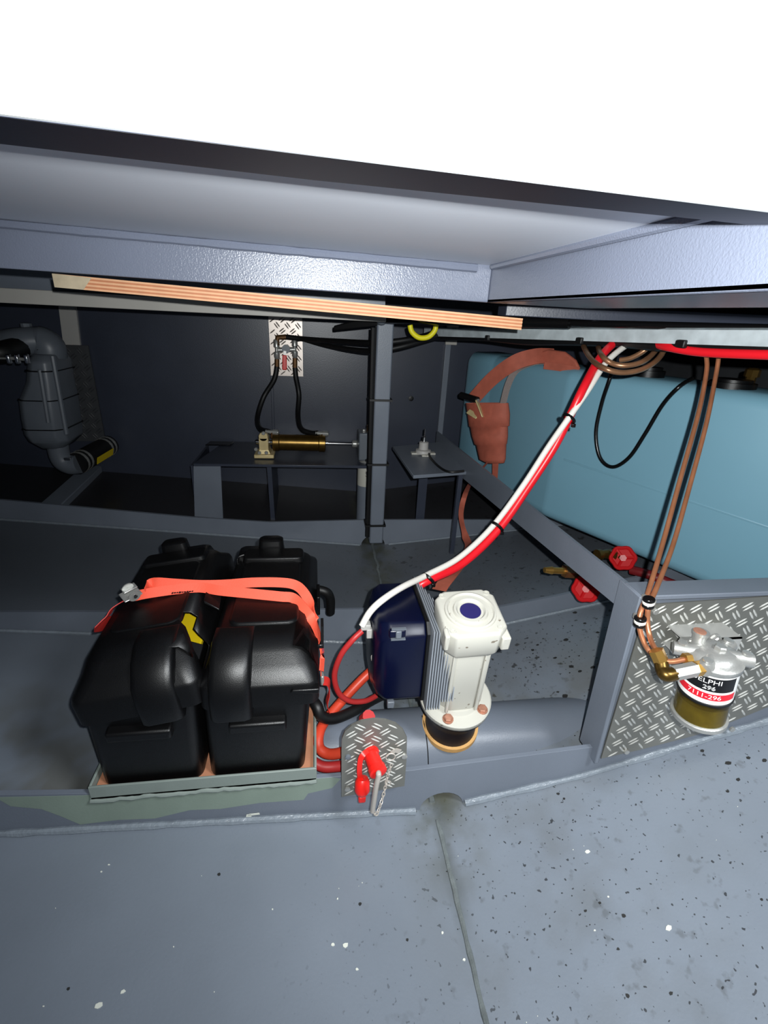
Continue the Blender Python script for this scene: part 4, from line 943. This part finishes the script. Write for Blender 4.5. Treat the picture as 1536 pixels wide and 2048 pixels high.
cable('red_cable', [pY(724, 1262, .85), pY(705, 1280, .84), pY(682, 1310, .84), pY(669, 1350, .85), pY(677, 1385, .86), pY(700, 1402, .87), pY(730, 1402, .88), pY(752, 1392, .90)], .0065, 'red_dull', 'thin red cable looping from the grey terminal to the navy box foot')
cable('orange_cable', [pY(745, 1340, .93), pY(725, 1358, .92), pY(690, 1395, .89), pY(652, 1440, .84), pY(638, 1470, .80), pY(640, 1497, .775), pY(660, 1508, .76), pY(690, 1503, .745), pY(715, 1490, .74)], .0115, 'orange_cable', 'thick orange-red battery cable curling behind the small tread plate')
cable('orange_cable', [pY(600, 1500, .80), pY(622, 1520, .77), pY(645, 1533, .755), pY(672, 1533, .75), pY(700, 1528, .745), pY(720, 1515, .745)], .0115, 'red_dull', 'dark red battery cable low beside the tray behind the tread plate')
cable('black_cable', [pY(775, 1385, .92), pY(745, 1400, .90), pY(705, 1423, .86), pY(668, 1437, .83), pY(643, 1432, .82), pY(634, 1412, .83), pY(620, 1395, .86)], .0125, 'black_rubber', 'thick black battery cable sagging between the battery box and the thruster')
cable('black_cable', [pY(618, 1178, 1.12), pY(640, 1180, 1.12), pY(655, 1186, 1.12), pY(661, 1200, 1.13), pY(661, 1225, 1.15)], .0125, 'black_rubber', 'black cable elbow leaving the back of the battery box')
mb = MB(); mb.lathe([(.022, 0), (.022, .03), (.014, .034)], 14, frame(V((bx0 + .012, by0 + .12, -.735)), (-1, 0, 0))); mb.build('cable_gland', 'black_rubber', cb)

# ------------------------------------------------------------------ battery isolator on its small tread plate
YS = .684
t = thing('isolator_switch', pY(745, 1590, YS), 'red battery isolator switch with key and chain on an arched tread plate', 'switch')
def arch(y):
    pts = [pY(683, 1594, y), pY(683, 1500, y), pY(684, 1478, y), pY(690, 1463, y), pY(703, 1452, y), pY(722, 1443, y), pY(748, 1439, y), pY(772, 1441, y), pY(792, 1448, y), pY(806, 1460, y), pY(814, 1476, y), pY(813, 1520, y), pY(809, 1572, y)]
    return pts
ap = arch(YS)
mb = MB(); mb.prism(ap, (0, .005, 0)); mb.build('arched_plate', 'tread_aluminium', t)
poly = [(q.x, q.z) for q in ap]
mb = MB(); tread(mb, (0, YS, 0), (1, 0, 0), (0, 0, 1), (0, -1, 0), inpoly(poly), 0, .2, -1.0, -.7, pitch=.033, L=.023, wd=.0036, gap=.0075, hgt=.0014, a1=33, a2=-33); mb.build('raised_tread', 'tread_bar', t)
mb = MB(); mb.box((poly[0][0] + .004, YS + .005, -.94), (poly[0][0] + .09, Y1, -.905)); mb.build('stand_off', 'grey_paint', t)
for px, py, m_ in ((696, 1513, 'muffler_grey'), (695, 1577, 'zinc'), (809, 1512, 'zinc')):
    mb = MB(); mb.lathe([(.006, 0), (.006, .003), (.003, .004)], 12, frame(pY(px, py, YS), (0, -1, 0))); mb.build('screw', m_, t)
mb = MB(); mb.tube([pY(730, 1440, .74), pY(738, 1433, .73)], .014, 10); mb.build('switch_back', 'red_dull', t)
a = pY(740, 1504, YS - .001); b = pY(757, 1545, YS - .045)
M_, l = between(a, b)
mb = MB(); mb.lathe([(.0175, 0), (.0175, .006), (.0145, .007), (.0155, l * .75), (.0175, l * .78), (.0175, l), (.012, l + .002)], 24, M_); mb.build('switch_collar', 'red_plastic', t, smooth=True)
k0 = b; k1 = pY(757, 1553, YS - .058); k2 = pY(752, 1575, YS - .058); k3 = pY(745, 1622, YS - .05)
mb = MB(); mb.tube(cat([k0, pY(757, 1547, YS - .056), k1, k2, k3], 5), .0052, 10); mb.build('key_rod', 'chain_steel', t, smooth=True)
mb = MB(); mb.ribbon(cat([pY(736, 1502, YS - .012), pY(722, 1515, YS - .02), pY(719, 1545, YS - .02), pY(724, 1565, YS - .02)], 6), (1, 0, 0), .010, .003); cs = mb.build('cap_leash', 'red_plastic', t, smooth=True)
a = pY(725, 1556, YS - .018); b = pY(724, 1590, YS - .03); M_, l = between(a, b)
mb = MB(); mb.lathe([(.011, 0), (.0145, .006), (.0155, l * .7), (.013, l * .85), (.009, l)], 20, M_); mb.build('dust_cap', 'red_plastic', t, smooth=True)
mb = MB(); q = pY(724, 1598, YS - .03); mb.cbox(q, (.015, .008, .016)); mb.build('cap_tab', 'red_plastic', t, bevel=.003)
# chain
ch0 = pY(748, 1628, YS - .05); chp = cat([pY(746, 1622, YS - .05), pY(752, 1630, YS - .045), pY(760, 1612, YS - .03), pY(768, 1585, YS - .015), pY(776, 1550, YS - .010), pY(784, 1526, YS - .010)], 30)
acc = 0; links = []; last = chp[0]; step = .0075
cum = [0]
for i in range(1, len(chp)): cum.append(cum[-1] + (chp[i] - chp[i - 1]).length)
tt = 0; idx = 0
while tt < cum[-1] - step:
    def at(s_):
        for i in range(1, len(cum)):
            if cum[i] >= s_: f = (s_ - cum[i - 1]) / max(1e-9, cum[i] - cum[i - 1]); return chp[i - 1].lerp(chp[i], f)
        return chp[-1]
    p, q = at(tt), at(tt + step); d = (q - p).normalized(); c = (p + q) / 2
    side = V((0, -1, 0)) if idx % 2 else d.cross(V((0, -1, 0)))
    side = (side - d * side.dot(d)).normalized()
    lp = [c + d * (math.cos(k) * .0056) + side * (math.sin(k) * .0030) for k in [2 * math.pi * i / 10 for i in range(10)]]
    mb = MB(); mb.tube(lp, .0009, 5, closed=True); mb.build('chain_link', 'chain_steel', t, smooth=True)
    tt += step; idx += 1
c = pY(781, 1514, YS - .008); mb = MB(); mb.tube([c + V((math.cos(k) * .0095, 0, math.sin(k) * .0095)) for k in [2 * math.pi * i / 24 for i in range(24)]], .0012, 6, closed=True); mb.build('split_ring', 'chain_steel', t, smooth=True)
mb = MB(); mb.ribbon(cat([pY(783, 1508, YS - .007), pY(790, 1501, YS - .006), pY(800, 1503, YS - .003)], 4), (.3, 0, 1), .010, .0015); mb.build('chain_lug', 'chain_steel', t)
mb = MB(); c = pY(776, 1566, YS - .013); mb.tube([c + V((math.cos(k) * .006, 0, math.sin(k) * .006)) for k in [2 * math.pi * i / 16 for i in range(16)]], .001, 5, closed=True); mb.build('split_ring', 'chain_steel', t, smooth=True)

# ------------------------------------------------------------------ tread plate with fuel filter
YP = .688
t = thing('checker_plate', (.9, YP, -.85), 'large aluminium tread plate screwed to the steel frame behind the fuel filter', 'panel')
pl = [(.624, -.487), (1.30, -.466), (1.30, -.66), (1.02, -.768), (.935, -.808), (.845, -.845), (.72, -.875), (.627, -.893)]
mb = MB(); mb.prism([V((x, YP, z)) for x, z in pl], (0, .003, 0)); mb.build('sheet', 'tread_aluminium', t)
mb = MB(); tread(mb, (0, YP, 0), (1, 0, 0), (0, 0, 1), (0, -1, 0), inpoly(pl), .6, 1.32, -.92, -.45, pitch=.0385, L=.026, wd=.0042, hgt=.0016, gap=.0082, a1=33, a2=-50); mb.build('raised_tread', 'tread_bar', t)
for px, py in ((1252, 1502), (1463, 1457), (1310, 1222)):
    mb = MB(); bolt(mb, pY(px, py, YP), (0, -1, 0), .0065, .005, 8); mb.build('screw', 'zinc', t)

T_ = thing('fuel_filter', pY(1400, 1460, .60), 'fuel filter with printed label and amber bowl bracketed to the tread plate', 'fuel filter')
# bracket: channel on the plate
a = pY(1338, 1250, YP); b = pY(1442, 1243, YP)
bz = a.z; bh = .042; bd = .048
x0, x1 = a.x - .002, b.x + .005
for (y0, y1, z0, z1, nm) in ((YP - bd, YP, bz - .003, bz, 'bracket_top'), (YP - bd, YP - bd + .003, bz - bh, bz, 'bracket_face'), (YP - bd, YP, bz - bh, bz - bh + .003, 'bracket_bottom')):
    mb = MB(); mb.box((x0, y0, z0), (x1, y1, z1)); mb.build(nm, 'aluminium', T_)
mb = MB(); tread(mb, (0, YP - bd, 0), (1, 0, 0), (0, 0, 1), (0, -1, 0), lambda x, z: x0 < x < x1 and bz - bh < z < bz, x0, x1, bz - bh, bz, pitch=.0385, L=.026, wd=.0042, hgt=.0014, gap=.0082, a1=33, a2=-50); mb.build('raised_tread', 'tread_bar', T_)
FY = .588
FX = pY(1392, 1440, FY).x
zr = lambda py: pY(1400, py, FY).z
Zl0, Zl1 = pY(1412, 1408, FY - .03).z, pY(1425, 1345, FY - .03).z
R_F = .0435
zb_ = pY(1388, 1472, FY - .044).z       # bottom of the ring
FM = Matrix.Translation((FX, FY, zb_)) @ Matrix.Rotation(math.radians(-7), 4, 'Y') @ Matrix.Translation((0, 0, -zb_))
FR = FM.to_3x3()
print('filter z', zb_, Zl0, Zl1, FX)
zring = zb_ + .010; zbowl1 = zb_ + .066; zcan1 = zb_ + .132
mb = MB(); mb.lathe([(.030, zb_ - .004), (.044, zb_), (.0465, zb_ + .002), (.0465, zring), (.044, zring + .002)], 48, FM); mb.build('base_ring', 'cast_alloy', T_, smooth=True)
mb = MB(); mb.lathe([(R_F - .001, zring), (R_F - .001, zbowl1)], 48, FM); bw = mb.build('bowl', 'bowl_glass', T_, smooth=True)
mb = MB(); mb.lathe([(R_F - .0035, zring + .001), (R_F - .0035, zbowl1 - .016)], 40, FM); mb.build('fuel_level', 'fuel', bw, smooth=True)
mb = MB(); mb.lathe([(.020, zbowl1 - .0155), (.026, zbowl1 - .001)], 30, FM); mb.build('inner_cone', 'gasket', bw, smooth=True)
mb = MB(); mb.lathe([(R_F, zbowl1 - .003), (R_F + .0015, zbowl1 - .002), (R_F + .0015, zbowl1 + .002), (R_F, zbowl1 + .003)], 48, FM); mb.build('bowl_seal', 'black_rubber', T_, smooth=True)
mb = MB(); mb.lathe([(R_F, zbowl1 + .001), (R_F, zcan1)], 48, FM); cn = mb.build('canister', 'label_white', T_, smooth=True)
mid = math.atan2(-FY, -FX) + math.radians(5)
def patch(name, a0, a1, z0, z1, m_, off):
    n = 24; rr = R_F + off; vs = []; fs = []
    for i in range(n + 1):
        a_ = mid + math.radians(a0 + (a1 - a0) * i / n)
        for r_, z in ((rr, z0), (rr, z1)): vs.append(FM @ V((r_ * math.cos(a_), r_ * math.sin(a_), z)))
    for i in range(n): fs.append((2 * i, 2 * i + 2, 2 * i + 3, 2 * i + 1))
    mb = MB(); mb.add(vs, fs); return mb.build(name, m_, cn, smooth=True)
hc = zcan1 - zbowl1
patch('label_band', -95, 70, zbowl1 + .012, zbowl1 + .026, 'label_red', .0002)
patch('label_block', -95, 62, zbowl1 + .031, zcan1 - .006, 'label_black', .0002)
def text_on_can(txt, size, zc, ctr_deg, m_, off, outline=False):
    cu = bpy.data.curves.new('label_text', 'FONT'); cu.body = txt; cu.size = size; cu.align_x = 'CENTER'; cu.align_y = 'CENTER'
    if outline: cu.fill_mode = 'NONE'; cu.bevel_depth = .00022; cu.bevel_resolution = 0
    o = bpy.data.objects.new('label_text', cu); COL.objects.link(o); bpy.context.view_layer.update()
    me = bpy.data.meshes.new_from_object(o.evaluated_get(bpy.context.evaluated_depsgraph_get()))
    bpy.data.objects.remove(o, do_unlink=True)
    bm = bmesh.new(); bm.from_mesh(me)
    rr = R_F + off
    for v in bm.verts:
        a_ = mid + math.radians(ctr_deg) + v.co.x * 1.12 / rr
        z = zc + v.co.y
        v.co = FM @ V(((rr + v.co.z) * math.cos(a_), (rr + v.co.z) * math.sin(a_), z))
    mb = MB(); mb.add([v.co.copy() for v in bm.verts], [tuple(v.index for v in f.verts) for f in bm.faces]); bm.free(); bpy.data.meshes.remove(me)
    return mb.build('label_text', m_, cn)
text_on_can('DELPHI', .0135, zbowl1 + .0515, -2, 'label_white', .0007)
text_on_can('296', .0115, zbowl1 + .0385, 6, 'label_white', .0007, outline=True)
text_on_can('7111-296', .0125, zbowl1 + .019, 0, 'label_white', .0007)
# cast head
mb = MB(); mb.lathe([(R_F + .001, zcan1 - .002), (R_F + .003, zcan1), (R_F + .003, zcan1 + .008), (R_F - .002, zcan1 + .011), (.040, zcan1 + .016), (.030, zcan1 + .023), (.018, zcan1 + .026), (.001, zcan1 + .026)], 40, FM); hd = mb.build('head', 'cast_alloy', T_, smooth=True, angle=50)
zh = zcan1 + .012
for ang, ln in ((150, .062), (215, .054), (330, .058), (20, .05)):
    a_ = math.radians(ang); d = FR @ V((math.cos(a_), math.sin(a_), 0)); c = FM @ V((0, 0, zh))
    mb = MB(); mb.tube([c + d * .015, c + d * ln], [.014, .012], 14); ar = mb.build('port_boss', 'cast_alloy', hd, smooth=True)
    mb = MB(); mb.lathe([(.008, 0), (.008, .003), (.004, .0035)], 14, frame(c + d * (ln - .012) + V((0, 0, .012)), (0, 0, 1))); mb.build('plug_screw', 'zinc', ar)
mb = MB(); bolt(mb, FM @ V((.006, -.004, zcan1 + .024)), (0, 0, 1), .010, .009); mb.build('centre_bolt', 'zinc', hd)
mb = MB(); mb.lathe([(.011, 0), (.011, .03), (.013, .03), (.013, .036)], 16, frame(FM @ V((-.010, .028, zcan1 + .006)), (0, 0, 1))); st = mb.build('bleed_stub', 'cast_alloy', hd, smooth=True)
mb = MB(); mb.lathe([(.0105, 0), (.0105, .0015)], 16, frame(FM @ V((-.010, .028, zcan1 + .0425)), (0, 0, 1))); mb.build('rusty_plug', 'rust_bolt', st)
mb = MB(); mb.hexa([V(q) for q in ((FX - .055, YP - bd - .016, zcan1 + .012), (FX + .032, YP - bd - .016, zcan1 + .012), (FX + .032, YP - bd, zcan1 + .012), (FX - .045, YP - bd, zcan1 + .012), (FX - .040, YP - bd - .012, bz - .008), (FX + .036, YP - bd - .012, bz - .008), (FX + .036, YP - bd, bz - .008), (FX - .040, YP - bd, bz - .008))]); mb.build('mounting_lug', 'cast_alloy', hd, bevel=.004)
for px, py in ((1386, 1283), (1428, 1277)):
    mb = MB(); q = pY(px, py, YP - bd - .016); bolt(mb, q, (0, -1, 0), .0095, .011); mb.lathe([(.0115, 0), (.0115, .002)], 14, frame(q, (0, -1, 0))); mb.build('bolt', 'zinc', hd)
# brass elbow and coupling
ye = .565
mb = MB(); M_, l = between(pY(1322, 1322, ye + .02), pY(1312, 1300, ye + .03)); mb.lathe([(.0125, 0), (.0125, l)], 6, M_); mb.build('compression_nut', 'brass', T_)
mb = MB(); mb.tube(cat([pY(1322, 1324, ye + .02), pY(1325, 1340, ye + .01), pY(1332, 1350, ye), pY(1349, 1347, ye)], 5), .0115, 14); mb.build('brass_elbow', 'brass_old', T_, smooth=True)
mb = MB(); M_, l = between(pY(1347, 1347, ye), pY(1390, 1338, ye)); mb.lathe([(.0125, 0), (.0125, l)], 6, M_); mb.build('steel_coupling', 'zinc', T_)
mb = MB(); M_, l = between(pY(1388, 1338, ye), pY(1404, 1336, ye)); mb.lathe([(.0105, 0), (.0125, .003), (.0125, l)], 6, M_); mb.build('brass_union', 'brass', T_)
mb = MB(); M_, l = between(pY(1368, 1318, ye + .02), pY(1380, 1317, ye + .02)); mb.lathe([(.010, 0), (.010, l)], 6, M_); mb.build('compression_nut', 'brass', T_)

# copper pipes
P1 = [(1405, 690, 1.02), (1413, 716, 1.0), (1412, 750, .98), (1396, 830, .93), (1360, 960, .85), (1326, 1085, .77), (1296, 1185, .69), (1281, 1225, .665), (1279, 1255, .655), (1288, 1285, .64), (1303, 1308, .625), (1322, 1320, .60), (1345, 1323, .59), (1372, 1318, .585)]
P2 = [(1436, 690, 1.02), (1437, 716, 1.0), (1430, 760, .98), (1412, 850, .92), (1380, 970, .85), (1346, 1090, .77), (1312, 1178, .69), (1298, 1210, .665), (1295, 1245, .655), (1301, 1278, .635), (1313, 1303, .60)]
for P_, lab in ((P1, 'copper fuel pipe, left of the two, bending round to the filter head'), (P2, 'copper fuel pipe, right of the two, ending in the brass elbow')):
    mb = MB(); mb.tube(cat([pY(*q) for q in P_], 8), .0047, 12); o = mb.build('copper_pipe', 'copper', smooth=True); tag(o, lab, 'pipe', 'copper fuel pipes')
for px, py, y, lab in ((1297, 1205, .665, 'black and white pipe clip on the right copper pipe'), (1280, 1243, .658, 'black and white pipe clip on the left copper pipe')):
    c = pY(px, py, y); d = (pY(px + 4, py - 25, y) - c).normalized(); M_ = frame(c, d, (1, 0, 0))
    t = thing('pipe_clip', c, lab, 'clip', 'pipe clips on the copper pipes')
    for s_, m_ in ((-.0065, 'black_shine'), (0, 'white_cable'), (.0065, 'black_shine')):
        mb = MB(); mb.lathe([(.0095, s_ - .0032), (.0105, s_ - .002), (.0105, s_ + .002), (.0095, s_ + .0032)], 16, M_); mb.build('white_band' if s_ == 0 else 'rubber_ring', m_, t, smooth=True)
    mb = MB(); mb.cbox(c + V((.009, .012, -.002)), (.016, .024, .012)); mb.build('screw_tab', 'zinc', t, bevel=.002)
for pts, lab in (([(1164, 655, 1.42), (1165, 685, 1.36), (1180, 715, 1.20), (1205, 735, 1.10), (1240, 745, 1.08), (1280, 740, 1.08), (1312, 722, 1.10), (1330, 695, 1.14), (1334, 660, 1.18)], 'outer copper pipe bend hanging below the overhead bar'),
                 ([(1193, 655, 1.40), (1195, 685, 1.34), (1203, 710, 1.18), (1225, 727, 1.14), (1255, 731, 1.12), (1288, 722, 1.12), (1312, 700, 1.16), (1330, 670, 1.2)], 'inner copper pipe bend hanging below the overhead bar'),
                 ([(1240, 720, 1.2), (1262, 716, 1.18), (1290, 700, 1.16), (1305, 680, 1.16)], 'short copper pipe end behind the two hanging bends')):
    mb = MB(); mb.tube(cat([pY(*q) for q in pts], 8), .0065, 12); o = mb.build('copper_pipe', 'copper_dull', smooth=True); tag(o, lab, 'pipe', 'copper pipe bends')

# ------------------------------------------------------------------ paint flecks and grit on the hull bottom
def flecks(name, lst, m_, label, n_extra, area, smin, smax):
    mb = MB()
    L_ = [(px, py, s) for px, py, s in lst]
    def blob(x, y, s):
        k = random.randint(5, 7); a0 = random.random() * 6
        pts = []
        for i in range(k):
            a = a0 + 2 * math.pi * i / k; r = s * random.uniform(.6, 1.1)
            xx, yy = x + r * math.cos(a), y + r * .8 * math.sin(a); pts.append(V((xx, yy, hz(xx, yy) + .0012)))
        mb.prism(pts, (0, 0, -.003))
    for px, py, s in L_:
        p = pZ(px, py, -1.0)
        for _ in range(4): p = pZ(px, py, hz(p.x, p.y))
        blob(p.x, p.y, s)
    for _ in range(n_extra):
        blob(random.uniform(area[0], area[1]), random.uniform(area[2], area[3]), random.uniform(smin, smax))
    o = mb.build(name, m_); tag(o, label, 'debris', kind='stuff')
flecks('paint_flecks', [(198, 2012, .006), (246, 1984, .004), (666, 1889, .004), (690, 1891, .006), (714, 1939, .003), (203, 1744, .002), (218, 1730, .002), (1175, 1704, .005), (1337, 1856, .006), (675, 1798, .002), (1189, 1861, .002), (885, 1866, .003), (1216, 1794, .002), (928, 1920, .003), (545, 1819, .002)], 'white_fleck', 'white paint flecks scattered over the hull bottom', 16, (-.5, .9, .34, .68), .0006, .0014)
flecks('dark_grit', [(438, 1749, .004), (1171, 1822, .003), (1247, 1832, .004), (1200, 1806, .003), (1236, 1898, .003), (1255, 1992, .004), (1341, 1987, .004), (1404, 1502, .006), (1456, 1527, .007), (1496, 1517, .006), (1528, 1522, .006), (1475, 1560, .005), (1455, 1584, .004), (1116, 1588, .004), (1128, 1598, .004), (815, 1880, .003), (1523, 1800, .003), (137, 1978, .003), (720, 1808, .004)], 'dark_fleck', 'dark grit and paint chips on the hull bottom', 36, (.25, .7, .42, .70), .0006, .0016)
flecks('dark_grit', [(1150, 1225, .008), (1132, 1280, .009), (1170, 1247, .006), (1195, 1265, .006), (1143, 1333, .008), (1110, 1316, .006), (1185, 1335, .008), (1160, 1343, .006), (1130, 1392, .010), (1120, 1413, .009), (1158, 1420, .007), (1065, 1300, .006), (1075, 1290, .005)], 'dark_fleck', 'oily dirt clots lying behind the front floor plate', 40, (.5, .95, .78, 1.2), .001, .003)
print('objects', len(bpy.data.objects))
